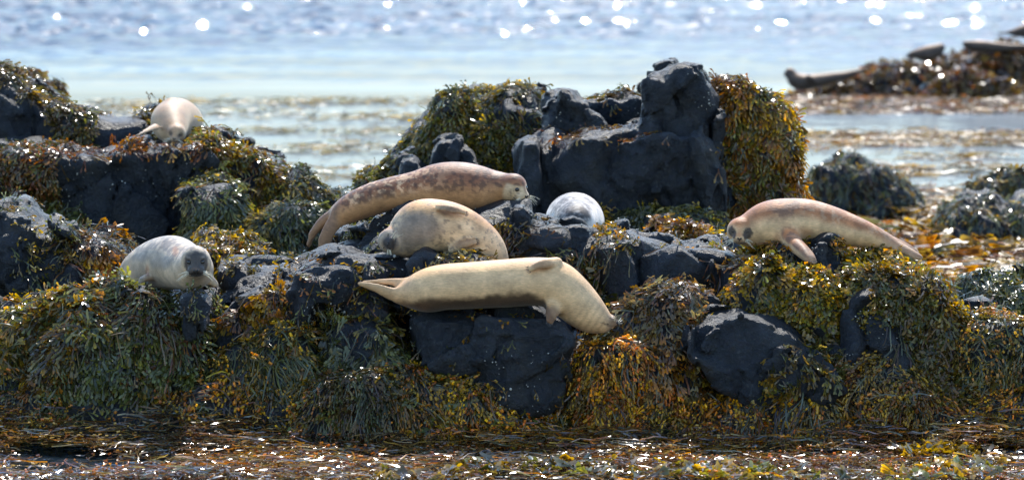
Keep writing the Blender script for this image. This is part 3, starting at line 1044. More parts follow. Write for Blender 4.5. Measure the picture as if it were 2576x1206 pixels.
# right foreground
rock('knob', 'smooth stone knob under the belly of the dozing seal on the right',
     [(2005, 640), (2018, 608), (2042, 597), (2086, 597), (2108, 618), (2128, 665), (2150, 760), (2000, 760)], 25.6, .5, r=.06, h=.014, amp=.02, tilt=.12, barn=160)
rock('face_rock', 'rock with dry weed strands below the face of the dozing seal on the right',
     [(1800, 648), (1850, 636), (1900, 626), (1960, 620), (2010, 626), (2050, 658), (2060, 728), (1990, 768), (1800, 768)], 25.55, .6, r=.06, h=.0175, amp=.04, tilt=.2, barn=200)
rock('yellow_mound', 'mound of yellow-topped olive weed below the right seal flipper',
     [(1830, 812), (1850, 726), (1876, 688), (1922, 666), (1990, 666), (2050, 688), (2105, 726), (2140, 771), (2168, 812), (2150, 860), (1830, 870)], 25.2, .7, r=.16, lean=.25, **MOUND)
rock('right_mass', 'large yellow-olive weed mound at the right under the tail of the dozing seal',
     [(2100, 718), (2118, 667), (2150, 647), (2195, 640), (2250, 650), (2310, 672), (2355, 694), (2395, 723), (2425, 784), (2440, 864), (2440, 960), (2400, 1000), (2280, 1010), (2150, 900)],
     25.15, 1.0, r=.18, lean=.22, **{**MOUND, 'amp': .05})
rock('split_knob', 'bare dark knob between the two yellow-olive mounds',
     [(2118, 900), (2138, 800), (2150, 742), (2168, 718), (2192, 715), (2222, 735), (2250, 785), (2270, 850), (2284, 920), (2280, 960), (2118, 960)], 24.9, .5, r=.07, h=.0175, amp=.035, tilt=.16, barn=260)
rock('slant_boulder', 'bare blue-black slanting boulder in the right foreground',
     [(1745, 850), (1752, 805), (1790, 778), (1860, 756), (1922, 766), (1990, 790), (2060, 830), (2108, 880), (2118, 945), (2060, 985), (1900, 985), (1790, 930)],
     24.5, .9, r=.04, h=.014, amp=.02, cell=(.5, .5, .4), tilt=.2, crack=.015, lean=.1, facets=0, shrink=.045, barn=260, chip=1.2,
     cuts=[((1850, 778, 24.65), (-.1, -.42, .9)), ((2040, 812, 24.65), (.44, -.22, .86))])

rock('grey_slab', 'pale grey tilted slab behind the slanting boulder',
     [(1690, 800), (1705, 745), (1730, 724), (1768, 732), (1808, 764), (1815, 790), (1770, 840), (1690, 850)], 25.15, .4, r=.05, h=.0165, amp=.02, tilt=.15, lean=.5, barn=60)
rock('wrack_slope', 'slope of tangled shiny weed right of the front seal head',
     [(1415, 990), (1425, 862), (1500, 846), (1556, 806), (1590, 762), (1650, 738), (1720, 726), (1770, 760), (1790, 850), (1800, 960), (1530, 990)], 25.05, .6, r=.14, lean=.5, **MOUND)

# wrack mounds in front
rock('knot_mound_left', 'mound of long greenish knotted wrack left of centre',
     [(540, 1100), (535, 900), (570, 855), (640, 838), (720, 832), (790, 845), (820, 900), (815, 1000), (800, 1110)], 25.0, .6, r=.12, lean=.25, **{**MOUND, 'lump': .14})
rock('knot_mound_centre', 'broad mound of orange-beaded wrack below the square block',
     [(740, 1130), (760, 1050), (800, 965), (850, 922), (930, 912), (1000, 932), (1080, 942), (1150, 955), (1250, 942), (1292, 972), (1332, 1050), (1345, 1130)], 24.25, .7, r=.12, lean=.25, **{**MOUND, 'lump': .14})
rock('knot_mound_right', 'orange-beaded wrack mound right of the square block',
     [(1425, 1110), (1430, 980), (1452, 912), (1510, 890), (1580, 890), (1640, 914), (1690, 960), (1725, 1050), (1740, 1110)], 24.6, .7, r=.12, lean=.25, **{**MOUND, 'lump': .14})
rock('wrack_gully', 'dark gully of hanging straps between the square block and the right mound',
     [(1330, 1120), (1340, 1010), (1380, 980), (1440, 985), (1470, 1120)], 24.75, .5, r=.15, lean=.3, **MOUND)
rock('bead_slope', 'narrow slope of bright orange beaded wrack right of the slanting boulder',
     [(2105, 1090), (2115, 960), (2140, 890), (2175, 872), (2225, 880), (2280, 930), (2320, 1010), (2355, 1090)], 24.6, .6, r=.12, lean=.25, **{**MOUND, 'lump': .14})
rock('low_mound', 'low heap of orange and grey wrack in the right foreground',
     [(1735, 1100), (1770, 1060), (1800, 1028), (1870, 980), (1945, 954), (2020, 973), (2100, 1003), (2180, 1038), (2235, 1080), (2240, 1100)], 24.35, .7, r=.12, lean=.25, **{**MOUND, 'lump': .14})
rock('right_mound', 'olive beaded wrack mound at the far right foreground',
     [(2400, 1060), (2420, 860), (2440, 800), (2490, 780), (2560, 795), (2660, 810), (2660, 1090), (2400, 1090)], 25.0, .8, r=.12, lean=.25, **{**MOUND, 'lump': .14})
rock('right_low', 'flat heap of brown wrack along the right waterline',
     [(2270, 1090), (2290, 1020), (2350, 985), (2450, 980), (2560, 970), (2660, 960), (2660, 1100)], 24.5, .8, r=.15, lean=.6, **MOUND)
rock('right_hump', 'small dark weedy hump standing alone at the right edge',
     [(2425, 800), (2440, 735), (2480, 706), (2545, 700), (2620, 710), (2660, 730), (2660, 830)], 27.0, .6, r=.18, lean=.3, **MOUND)
rock('front_wrack', 'low tumble of grey-green wrack along the waterline left of centre',
     [(300, 1130), (380, 1105), (460, 1070), (560, 1085), (660, 1060), (760, 1060), (860, 1045), (950, 1085), (1000, 1130)], 24.45, .5, r=.1, lean=.6, **MOUND)
rock('left_toe', 'skirt of pale straps at the foot of the large weed-hung rock',
     [(40, 1130), (80, 1060), (180, 1030), (300, 1030), (380, 1060), (420, 1120)], 24.8, .5, r=.12, lean=.5, **MOUND)

rock('wrack_bank', 'long low bank of wrack filling the gaps between the mounds along the waterline',
     [(-80, 1120), (-80, 990), (150, 960), (400, 985), (620, 950), (900, 960), (1150, 980), (1400, 950), (1620, 975), (1800, 985), (2000, 950), (2250, 965), (2450, 985), (2660, 960), (2660, 1120)],
     24.7, .9, r=.12, lean=.45, **{**MOUND, 'lump': .16, 'h': .042})

# beyond, in the shallows on the right
rock('haystack', 'dome of dark dripping weed rising from the shallows behind the dozing seal',
     [(2018, 530), (2040, 475), (2068, 440), (2110, 412), (2180, 411), (2240, 440), (2290, 478), (2312, 530)], 41.0, 1.0, r=.2, lean=.3, **{**MOUND, 'h': .04, 'lump': .2}, deep=True)
rock('far_hump', 'dark weed hump at the right edge beyond the floating orange weed',
     [(2450, 525), (2478, 468), (2520, 450), (2600, 446), (2660, 460), (2660, 540)], 40.0, .8, r=.16, lean=.3, **{**MOUND, 'h': .04, 'lump': .2}, deep=True)
rock('near_hump', 'low grey-brown weed heap in front of the dark hump at the right',
     [(2362, 580), (2390, 530), (2440, 510), (2510, 504), (2600, 515), (2660, 530), (2660, 590)], 37.0, .8, r=.14, lean=.5, **{**MOUND, 'h': .04, 'lump': .2}, deep=True)

# distant islet
rock('islet_back', 'main hump of the distant weedy islet where seals rest',
     [(2165, 262), (2175, 204), (2205, 169), (2262, 159), (2330, 159), (2400, 149), (2440, 133), (2500, 121), (2600, 109), (2700, 105), (2700, 265)], 66.3, 2.5, r=.3, h=.07, amp=.12, tilt=.2, crack=.02, fine=.05, smooth=1)
rock('islet_left', 'low left spit of the distant weedy islet',
     [(1955, 262), (1990, 233), (2050, 227), (2110, 205), (2175, 189), (2240, 195), (2290, 217), (2320, 262)], 65.0, 1.2, r=.25, h=.06, amp=.08, tilt=.15, crack=.02, fine=.04, smooth=1)
rock('islet_right', 'low right hump in front of the distant weedy islet',
     [(2310, 262), (2340, 225), (2375, 196), (2425, 182), (2500, 195), (2570, 224), (2660, 235), (2660, 262)], 64.5, 1.2, r=.25, h=.06, amp=.08, tilt=.15, crack=.02, fine=.04, smooth=1)
rock('left_far', 'small fuzzy brown weed ridge behind the upper left outcrop',
     [(0, 235), (20, 200), (60, 192), (100, 198), (116, 225), (125, 250)], 37.0, .6, r=.12, **MOUND)

# ------------------------------------------------------------------ reef floor between the rocks
def reef_floor():
    nx, ny = 130, 110
    x = np.linspace(-5.2, 4.2, nx)
    y = np.linspace(24.75, 35, ny)
    X, Y = np.meshgrid(x, y, indexing='ij')
    right = np.interp(Y, [24.5, 26, 27.5, 29, 34], [2.9, 2.7, 2.2, 1.9, 1.9])
    e = np.minimum(right - X, np.minimum(Y - 24.95, 33.3 - Y))
    pl = np.stack([X.ravel(), Y.ravel(), 0 * X.ravel()], 1)
    gap = np.clip((np.hypot((X + 1.22) / .45, (Y - 33) / 2.6) - 1) * .9, -1, 1)
    e = np.minimum(e, gap)
    z = -0.3 + np.clip(e * 1.6 + .05, 0, .62) + 0.10 * fbm(pl * 1.7, 5, 4).reshape(X.shape) * (e > -.1)
    z += np.clip((Y - 26.5) * .08, 0, .1) * np.clip(e * 2, 0, 1)
    v = np.stack([X, Y, z], -1).reshape(-1, 3)
    i, j = np.meshgrid(np.arange(nx - 1), np.arange(ny - 1), indexing='ij')
    a = (i * ny + j).ravel()
    f = np.stack([a, a + ny, a + ny + 1, a + 1], 1)
    link('reef_floor', np_mesh('reef_floor', v, f), M_ROCK, kind='structure')


reef_floor()

# ------------------------------------------------------------------ seals
def Zm(ox, oy, sc):
    return lambda x, y: ((ox + x / sc) / 1.5907, (oy + y / sc) / 1.5907)


def catmull(p, m):
    p = np.asarray(p, float)
    q = np.vstack([2 * p[0] - p[1], p, 2 * p[-1] - p[-2]])
    out = []
    for i in range(len(p) - 1):
        a, b, c, d = q[i:i + 4]
        for t in np.linspace(0, 1, m, endpoint=False):
            out.append(.5 * (2 * b + (c - a) * t + (2 * a - 5 * b + 4 * c - d) * t * t + (3 * b - a - 3 * c + d) * t ** 3))
    out.append(p[-1])
    out = np.array(out)
    out[:, 3] = np.maximum(out[:, 3], .004)
    return out


def smin(a, b, k):
    h = np.clip(.5 + .5 * (b - a) / k, 0, 1)
    return b * (1 - h) + a * h - k * h * (1 - h)


def chain_sdf(p, pts):
    """union of round cones along pts (n,4: x y z r); returns distance and the arc parameter 0..1 of the nearest point"""
    best = np.full(len(p), 9.0, np.float32)
    par = np.zeros(len(p), np.float32)
    n = len(pts) - 1
    for i in range(n):
        a, b = pts[i], pts[i + 1]
        e = b[:3] - a[:3]
        w_ = p - a[:3].astype(np.float32)
        t = np.clip((w_ @ e.astype(np.float32)) / (e @ e + 1e-9), 0, 1)
        d = np.linalg.norm(w_ - t[:, None] * e.astype(np.float32), axis=1) - (a[3] + t * (b[3] - a[3]))
        m = d < best
        best = np.where(m, d, best)
        par = np.where(m, (i + t) / n, par)
    return best, par


def tube(pts, r0, r1, k=5):
    pts = np.asarray(pts, float)
    n = len(pts)
    tg = nrm(np.gradient(pts, axis=0))
    a = nrm(np.cross(tg, [0.31, 0.2, 0.93]))
    b = np.cross(tg, a)
    v = []
    for i in range(n):
        r = r0 + (r1 - r0) * i / (n - 1)
        for j in range(k):
            g = 2 * math.pi * j / k
            v.append(pts[i] + r * (a[i] * math.cos(g) + b[i] * math.sin(g)))
    f = []
    for i in range(n - 1):
        for j in range(k):
            j2 = (j + 1) % k
            f.append((i * k + j, i * k + j2, (i + 1) * k + j2, (i + 1) * k + j))
    return np.array(v), np.array(f)


def ball(c, r, ax=None, seg=12, rings=8):
    """ellipsoid with radii r along the three axes ax"""
    ax = np.eye(3) if ax is None else ax
    v, f = [], []
    for i in range(rings + 1):
        th = math.pi * i / rings
        for j in range(seg):
            ph = 2 * math.pi * j / seg
            q = np.array([math.sin(th) * math.cos(ph) * r[0], math.sin(th) * math.sin(ph) * r[1], math.cos(th) * r[2]])
            v.append(c + q @ ax)
    for i in range(rings):
        for j in range(seg):
            j2 = (j + 1) % seg
            f.append((i * seg + j, (i + 1) * seg + j, (i + 1) * seg + j2, i * seg + j2))
    return np.array(v), np.array(f)


def seal(label, Z, d, spine, flips=(), head=None, h=.010, ky=1.15, paint=None, group=None, k=.03, seed=1, folds=()):
    """spine: (x, y, r[, dd]) in the zoomed tracing; flips: list of dicts with chain pts and a flattening normal"""
    def W(x, y, r, dd=0.0):
        u, v = Z(x, y)
        u2, _ = Z(x + r, y)
        p = P(u, v, d + dd)
        return [*p, (u2 - u) * (d + dd) / F]
    sp = catmull([W(*q) for q in spine], 7)
    fl = [dict(pts=catmull([W(*q) for q in f['pts']], 5), n=nrm(np.array(f.get('n', (0, -1, .3)), float)), t=f.get('t', .4), k=f.get('k', .035), toes=f.get('toes', True)) for f in flips]
    hd = None
    if head:
        c = np.array(W(*head['c']))
        fw = nrm(np.array(head['fwd'], float))
        up = np.array(head['up'], float)
        up = nrm(up - fw * (up @ fw))
        rt = np.cross(fw, up)
        hd = dict(c=c[:3], R=c[3], fw=fw, up=up, rt=rt, mz=head.get('mz', 1.0))
    allp = np.vstack([sp] + [f['pts'] for f in fl])
    lo = (allp[:, :3] - allp[:, 3:]).min(0) - .05
    hi = (allp[:, :3] + allp[:, 3:]).max(0) + .05
    if hd:
        lo = np.minimum(lo, hd['c'] - hd['R'] * 1.7)
        hi = np.maximum(hi, hd['c'] + hd['R'] * 1.7)
    ym = sp[:, 1].mean()
    lo[1] -= (ky - 1) * .2 + .02
    hi[1] += (ky - 1) * .2 + .02
    n = np.ceil((hi - lo) / h).astype(int) + 1
    g = np.stack(np.meshgrid(*[lo[i] + h * np.arange(n[i]) for i in range(3)], indexing='ij'), -1).reshape(-1, 3).astype(np.float32)
    pk = g.copy()
    # depth is stretched by ky about the spine
    cx = np.argsort(sp[:, 0])
    yc = np.interp(g[:, 0], sp[cx, 0], sp[cx, 1]) if np.ptp(sp[:, 1]) < .25 else ym
    if np.ptp(sp[:, 1]) < .25:
        pk[:, 1] = yc + (g[:, 1] - yc) / ky
    phi, _ = chain_sdf(pk, sp)
    for fo in folds:
        cc = np.array(W(*fo['c']))
        q = g - cc[:3]
        dd = np.linalg.norm(q, axis=1) - cc[3]
        phi = phi + fo.get('a', .012) * np.exp(-(dd / fo.get('w', .012)) ** 2)
    if hd:
        R, c, fw, up, rt = hd['R'], hd['c'], hd['fw'], hd['up'], hd['rt']

        def sph(a, b, e, r):
            return np.linalg.norm(g - (c + R * (fw * a + up * b + rt * e)).astype(np.float32), axis=1) - R * r
        hp = sph(-.05, .06, 0, .88)
        mz = hd['mz']
        nose = np.array([[*(c + R * (fw * .2 + up * .32)), R * .48], [*(c + R * (fw * 1.10 * mz - up * .06)), R * .22]])
        dn, _ = chain_sdf(g, nose)
        hp = smin(hp, dn, R * .30)
        for s_ in (-1, 1):
            hp = smin(hp, sph(.92 * mz, -.25, s_ * .23, .32), R * .14)
        hp = smin(hp, sph(.72 * mz, -.50, 0, .29), R * .16)
        for s_ in (-1, 1):                                    # eye hollows and brow
            q = sph(.78, .25, s_ * .52, .24)
            hp = -smin(-hp, q, R * .10)
        phi = smin(phi, hp, R * .35)
        # mouth crease and the cleft under the nose
        for s_ in (-1, 1):
            ms = np.array([[*(c + R * (fw * 1.24 * mz - up * .44)), .0], [*(c + R * (fw * 1.08 * mz - up * .53 + rt * s_ * .34)), .0], [*(c + R * (fw * .62 * mz - up * .42 + rt * s_ * .66)), 0]])
            dm, _ = chain_sdf(g, ms)
            phi = phi + R * .05 * np.exp(-(dm / (R * .055)) ** 2)
        ms = np.array([[*(c + R * (fw * 1.36 * mz - up * .14)), 0.], [*(c + R * (fw * 1.24 * mz - up * .44)), 0.]])
        dm, _ = chain_sdf(g, ms)
        phi = phi + R * .05 * np.exp(-(dm / (R * .05)) ** 2)
    for f in fl:
        o = f['pts'][:, :3].mean(0)
        nn = f['n']
        st = 1 / f['t'] - 1
        q = g + ((g - o.astype(np.float32)) @ nn.astype(np.float32))[:, None] * (nn * st).astype(np.float32)
        pp = f['pts'].copy()
        pp[:, :3] += ((pp[:, :3] - o) @ nn)[:, None] * nn * st
        df, par = chain_sdf(q, pp)
        df = df * (.55 + .45 * f['t'])
        if f['toes']:                                         # digit grooves toward the tip
            ax = nrm(f['pts'][-1, :3] - f['pts'][0, :3])
            sd_ = np.cross(nn, ax)
            lat = (g - f['pts'][-1, :3].astype(np.float32)) @ sd_.astype(np.float32)
            wd = max(.02, f['pts'][len(f['pts']) // 2:, 3].mean())
            df = df + .0035 * np.cos(lat / wd * 2 * math.pi * 1.1) * np.clip(par * 2 - .7, 0, 1)
        phi = smin(phi, df, f['k'])
    ph = phi.reshape(n)
    ph[0], ph[-1] = 1, 1
    ph[:, 0], ph[:, -1] = 1, 1
    ph[:, :, 0], ph[:, :, -1] = 1, 1
    v, q = surface_nets(ph, lo, h)
    # soft smoothing of the voxel steps
    for _ in range(2):
        a = np.zeros_like(v)
        m = np.zeros(len(v))
        for x, y in ((0, 1), (1, 2), (2, 3), (3, 0)):
            np.add.at(a, q[:, x], v[q[:, y]])
            np.add.at(a, q[:, y], v[q[:, x]])
            np.add.at(m, q[:, x], 1)
            np.add.at(m, q[:, y], 1)
        v = .5 * v + .5 * a / m[:, None]
    fn = np.zeros_like(v)
    _, qn, _ = quad_data(v, q)
    for x in range(4):
        np.add.at(fn, q[:, x], qn)
    fn = nrm(fn)
    _, par = chain_sdf(v.astype(np.float32), sp)
    near_f = np.full(len(v), 9.0)
    for f in fl:
        d_, _ = chain_sdf(v.astype(np.float32), f['pts'])
        near_f = np.minimum(near_f, d_)
    rel = {}
    if hd:
        rel = dict(a=(v - hd['c']) @ hd['fw'] / hd['R'], b=(v - hd['c']) @ hd['up'] / hd['R'], e=(v - hd['c']) @ hd['rt'] / hd['R'])
    u_, v_ = unproj(v)
    x0, y0 = Z(0, 0)
    x1, y1 = Z(1, 1)
    ctx = dict(v=v, n=fn, s=par, fl=near_f, x=(u_ - x0) / (x1 - x0), y=(v_ - y0) / (y1 - y0), seed=seed, **rel)
    col = np.clip(paint(ctx) * np.array([1.07, .90, .76]), .004, .85)
    base = np.array([sp[:, 0].mean(), sp[:, 1].mean(), v[:, 2].min()])
    root = thing('harbour_seal', label, 'seal', tuple(base), group or ('seals on the distant islet' if d > 50 else 'seals hauled out on the reef'))
    link('body', np_mesh('body', v - base, q, True, col), M_FUR, root)
    if hd:
        face_parts(root, base, hd, head, v, fn, seed)
    for f in fl:
        if f['toes'] and f['pts'][0, 1] < 40:
            claws(root, base, f, v)
    return root


def project(c, dirn, v):
    """point of the surface (vertices v) met first from outside along the ray c + t*dirn"""
    w_ = v - c
    t = w_ @ dirn
    off = np.linalg.norm(w_ - t[:, None] * dirn, axis=1)
    m = (t > 0) & (off < .014)
    if not m.any():
        m = (t > 0) & (off < .03)
    if not m.any():
        return c + dirn * .05
    return c + dirn * t[m].max()


def face_parts(root, base, hd, head, v, fn, seed):
    rng = np.random.default_rng(seed)
    R, c, fw, up, rt = hd['R'], hd['c'], hd['fw'], hd['up'], hd['rt']
    ax = np.stack([rt, up, fw])
    for s_ in ((-1, 1) if not head.get('noeyes') else ()):
        dr = nrm(fw * .78 + up * .26 + rt * s_ * .50)
        e = project(c, dr, v)
        if head.get('shut'):
            lid = [e + R * (rt * s_ * a * .17 + up * (-.05 * (1 - a * a) + .02)) - dr * R * .02 for a in np.linspace(-1, 1, 7)]
            a, b = tube(lid, R * .032, R * .032, 5)
        else:
            er = R * head.get('eye', .15)
            a, b = ball(e - dr * er * .42, (er * 1.15, er * .92, er), ax)
        link('eye', np_mesh('eye', a - base, b), M_EYE, root)
    mz = hd['mz']
    if not head.get('nonose'):
        tip = project(c, nrm(fw - up * .06), v)
        nv, nf = [], []
        o = 0
        for s_ in (-1, 1):
            a, b = ball(tip + R * (rt * s_ * .09 - up * .01 - fw * .03), (R * .10, R * .075, R * .07), np.stack([nrm(rt + up * s_ * .5), nrm(up - rt * s_ * .5), fw]), 10, 6)
            nv.append(a)
            nf.append(b + o)
            o += len(a)
        a, b = ball(tip - R * (up * .12 + fw * .03), (R * .04, R * .12, R * .05), ax, 8, 6)
        nv.append(a)
        nf.append(b + o)
        link('nose', np_mesh('nose', np.concatenate(nv) - base, np.concatenate(nf)), M_NOSE, root)
    if not head.get('nomouth'):
        mp = []
        for e in np.linspace(-1, 1, 13):
            dr = nrm(fw * (1.05 - .45 * abs(e)) * mz + up * (-.42 + .10 * abs(e) - .06 * math.sin(abs(e) * 3.1)) + rt * e * .55)
            mp.append(project(c, dr, v) - dr * R * .012)
        a, b = tube(mp, R * .022, R * .022, 5)
        link('mouth', np_mesh('mouth', a - base, b), M_NOSE, root)
    for s_ in ((-1, 1) if head.get('whisk', True) else ()):
        for kx in range(6):
            a0 = fw * .95 * mz - up * (.16 + .08 * (kx % 3)) + rt * s_ * (.36 + .09 * (kx // 3))
            p0 = project(c, nrm(a0), v)
            dr = nrm(rt * s_ * 1.0 + fw * rng.uniform(.1, .5) - up * (.05 + .22 * (kx % 3)) + rng.normal(0, .08, 3))
            ln = R * rng.uniform(.4, .85)
            bend = nrm(-up + rng.normal(0, .3, 3)) * ln * .28
            pts = [p0 + dr * ln * t + bend * t * t for t in np.linspace(0, 1, 6)]
            a, b = tube(pts, .0014, .0007, 4)
            link('whisker', np_mesh('whisker', a - base, b), M_WHISK, root)


def claws(root, base, f, v):
    ax = nrm(f['pts'][-1, :3] - f['pts'][-4, :3])
    sd_ = np.cross(f['n'], ax)
    tip, r = f['pts'][-1, :3], max(f['pts'][-1, 3], .018)
    for kx in range(5):
        o = (kx - 2) / 2
        p0 = tip + sd_ * o * r * .9 + ax * r * (1 - .35 * o * o) * .75
        a, b = tube([p0, p0 + ax * .010 - f['n'] * .001, p0 + ax * .019 + f['n'] * .002], .0032, .0008, 5)
        link('claw', np_mesh('claw', a - base, b), M_CLAW, root)


def sm(x, a, b):
    t = np.clip((x - a) / (b - a), 0, 1)
    return t * t * (3 - 2 * t)


def mixc(a, b, t):
    return np.asarray(a) * (1 - t[:, None]) + np.asarray(b) * t[:, None]


def noise(c, s, k=0, octv=4):
    return fbm(c['v'] * s, c['seed'] * 13 + k, octv)


def spots(c, s, k, thr, w_=.08):
    return sm(noise(c, s, k, 3), thr - w_, thr + w_)


CREAM, TAN, BROWN, GREY = (.52, .44, .31), (.42, .28, .15), (.20, .115, .075), (.30, .30, .31)


def paint_front(c):                                   # cream body, wetted under-side darkened further as painted belly shade, greyish tail flippers
    col = mixc((.57, .43, .265), (.62, .39, .17), sm(noise(c, 5, 1) - .6 * c['n'][:, 2], -.75, -.1) * 0 + sm(c['n'][:, 2], .35, .95) * .75)
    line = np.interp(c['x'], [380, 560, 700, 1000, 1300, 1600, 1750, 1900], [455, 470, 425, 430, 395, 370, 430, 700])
    wet_shade = sm(c['y'] + 34 * noise(c, 22, 2, 4), line - 25, line + 45) * (c['x'] < 1850)
    col = mixc(col, (.055, .038, .027), wet_shade * .95)
    col = mixc(col, (.30, .20, .12), sm(-c['x'], -600, -480) * .45)
    fold = (.5 + .5 * np.cos((c['x'] * .83 + c['y'] * .55) / 58 * 2 * math.pi + 2 * noise(c, 9, 6))) ** 3 * sm(c['x'], 1950, 2080) * sm(-c['x'], -2330, -2280)
    col = mixc(col, (.26, .17, .10), fold * .38 * sm(c['y'], 420, 560))
    col = mixc(col, (.16, .13, .11), sm(c['a'] + .3 * noise(c, 14, 8), .45, .95) * .85)
    col = mixc(col, (.05, .04, .035), sm(-np.hypot((c['a'] - .62) / .5, (c['b'] - .30) / .12), -1, -.5) * .6)
    col = mixc(col, (.30, .185, .11), sm(-np.hypot((c['x'] - 1740) / 1.4, (c['y'] - 130) / .75), -95, -55) * .7)
    col = mixc(col, (.17, .105, .065), sm(-np.hypot(c['x'] - 1810, c['y'] - 590), -120, -60) * .8)
    col = mixc(col, (.12, .07, .045), sm(-np.hypot((c['x'] - 620) / 1.6, c['y'] - 530), -90, -30) * .55)
    return 1.12 * col * (1 + .3 * noise(c, 14, 3, 5))[:, None]


def paint_brown(c):                                   # brown back with pale flecks, tan flanks, pale face
    up = c['n'][:, 2] + .35 * noise(c, 8, 1)
    col = mixc((.43, .26, .135), (.235, .11, .062), sm(up, -.2, .6))
    fl = spots(c, 42, 2, .08, .07) * sm(-c['x'], -1750, -900) * sm(c['x'], 350, 620)
    col = mixc(col, (.60, .42, .27), fl * .9 * sm(up, -.3, .4))
    col = mixc(col, (.085, .052, .04), spots(c, 40, 5, .08, .09) * sm(up, -.3, .2) * .75)
    col = mixc(col, (.25, .175, .125), sm(-c['x'], -440, -330) * .65)
    m = np.hypot((c['a'] - .72) / 1.0, (c['b'] + .18) / .95)
    front = sm(c['a'], -.15, .12) * sm(-c['b'], -.55, -.38)
    col = mixc(col, (.56, .47, .33), front * .92)
    col = mixc(col, (.30, .17, .10), front * sm(-np.abs(c['e']), -.16, -.05) * sm(c['b'], .02, .2) * .7)
    col = mixc(col, (.16, .13, .11), spots(c, 90, 6, .16, .06) * sm(-m, -.55, -.3) * .7)
    return col * (1 + .25 * noise(c, 22, 3))[:, None]


def paint_sleeper(c):                                 # cream belly, orange top edge, dark mottled throat and face
    col = mixc((.60, .485, .33), (.52, .29, .12), sm(c['n'][:, 2] + .2 * noise(c, 6, 1), .25, .85) * .85)
    col = mixc(col, (.40, .24, .12), sm(c['x'], 1700, 2100) * sm(noise(c, 4, 7), -.4, .4) * .5)
    neck = sm(-np.hypot((c['x'] - 1120) / 1.3, (c['y'] - 830) / 1.25), -260, -90)
    col = mixc(col, (.17, .165, .165), np.clip(spots(c, 55, 2, .10, .09) + .2, 0, 1) * neck * .8)
    col = mixc(col, (.13, .11, .10), spots(c, 40, 4, .30, .05) * .6)
    fc = sm(c['a'], -.1, .45)
    col = mixc(col, (.24, .22, .20), fc * .9)
    m = np.hypot(c['e'] * 1.1, c['b'] + .12)
    col = mixc(col, (.035, .035, .04), fc * sm(-m, -.66, -.42) * .95)
    ring = np.exp(-((m - .80) / .09) ** 2) * fc
    col = mixc(col, (.46, .40, .31), ring * .85)
    for x0, y0 in ((1560, 580), (1700, 920)):
        col = mixc(col, (.21, .135, .085), sm(-np.hypot((c['x'] - x0) / 2.2, (c['y'] - y0)), -85, -30) * .7)
    return col * (1 + .5 * noise(c, 14, 3, 5))[:, None]


def paint_dozer(c):                                   # rusty back, cream flank, dark mask round shut eyes
    up = c['n'][:, 2] + .30 * noise(c, 7, 1)
    col = mixc((.58, .45, .285), (.37, .175, .082), sm(up, .0, .62))
    col = mixc(col, (.13, .08, .06), spots(c, 30, 2, .04, .14) * sm(up, .05, .45) * sm(-c['x'], -1250, -900) * sm(c['x'], 560, 720) * .75)
    col = mixc(col, (.50, .36, .24), spots(c, 30, 4, .16, .07) * sm(c['x'], 900, 1100) * .6)
    col = mixc(col, (.40, .21, .11), sm(-np.hypot((c['x'] - 1000) / 1.7, c['y'] - 490), -105, -20) * .55)
    col = mixc(col, (.38, .20, .11), sm(-np.hypot((c['x'] - 720) / .6, c['y'] - 540), -120, -20) * .5)
    col = mixc(col, (.36, .25, .17), sm(c['x'], 1850, 2050) * .6)
    col = mixc(col, (.30, .22, .16), sm(-np.hypot(c['x'] - 1080, c['y'] - 740), -170, -40) * .55)
    fr = sm(c['a'], .05, .3)
    jag = .12 * noise(c, 40, 6)
    for s_ in (-1, 1):
        m = np.hypot((c['e'] - s_ * .60) / .40, (c['b'] - .18) / .46) + jag * 3
        col = mixc(col, (.035, .036, .042), fr * sm(-m, -.98, -.72) * .92)
    pad = np.hypot(c['e'] / .55, (c['b'] + .36) / .34)
    col = mixc(col, (.20, .175, .16), fr * sm(-pad, -1.0, -.6) * sm(c['a'], .5, .75) * .75)
    return col * (1 + .5 * noise(c, 14, 3, 5))[:, None]


def paint_spotted(c):                                 # silver coat with grey mottling, dark face
    col = mixc((.50, .43, .33), (.42, .385, .33), sm(noise(c, 4, 1), -.2, .3))
    up = sm(c['n'][:, 2] + .25 * noise(c, 6, 7), .1, .65)
    col = mixc(col, (.17, .165, .165), spots(c, 34, 2, -.02, .10) * up * .8)
    col = mixc(col, (.17, .185, .21), sm(-np.hypot((c['x'] - 820) / 1.5, (c['y'] - 590) / 1.1) + 70 * noise(c, 12, 4), -150, -60) * .6)
    col = mixc(col, (.20, .205, .22), sm(-np.hypot((c['x'] - 520) / 1.9, (c['y'] - 520) / .8) + 60 * noise(c, 12, 5), -120, -40) * .55)
    for x0, y0, sx, sy in ((1050, 420, .8, 1.3), (600, 730, .5, 1.4)):
        col = mixc(col, (.42, .20, .10), sm(-np.hypot((c['x'] - x0) / sx, (c['y'] - y0) / sy), -95, -20) * .6)
    col = mixc(col, (.20, .13, .08), sm(-np.hypot((c['x'] - 650) / 1.2, c['y'] - 900), -110, -40) * .7)
    fr = sm(c['a'], .12, .38)
    m = np.hypot(c['e'] / .80, (c['b'] - .06) / .84) + .25 * noise(c, 22, 6)
    col = mixc(col, (.052, .054, .062), fr * sm(-m, -1.08, -.80) * .93)
    col = mixc(col, (.17, .14, .13), fr * sm(-np.hypot(c['e'] / .34, (c['b'] + .04) / .22), -1, -.4) * .7)
    col = mixc(col, (.018, .018, .02), fr * sm(-np.hypot(c['e'] / .5, (c['b'] + .36) / .24), -1, -.6) * .85)
    for s_ in (-1, 1):
        col = mixc(col, (.26, .26, .27), fr * sm(-np.hypot((c['e'] - s_ * .45) / .2, (c['b'] - .50) / .1), -1, -.3) * .8)
    return col * (1 + .5 * noise(c, 14, 3, 5))[:, None]


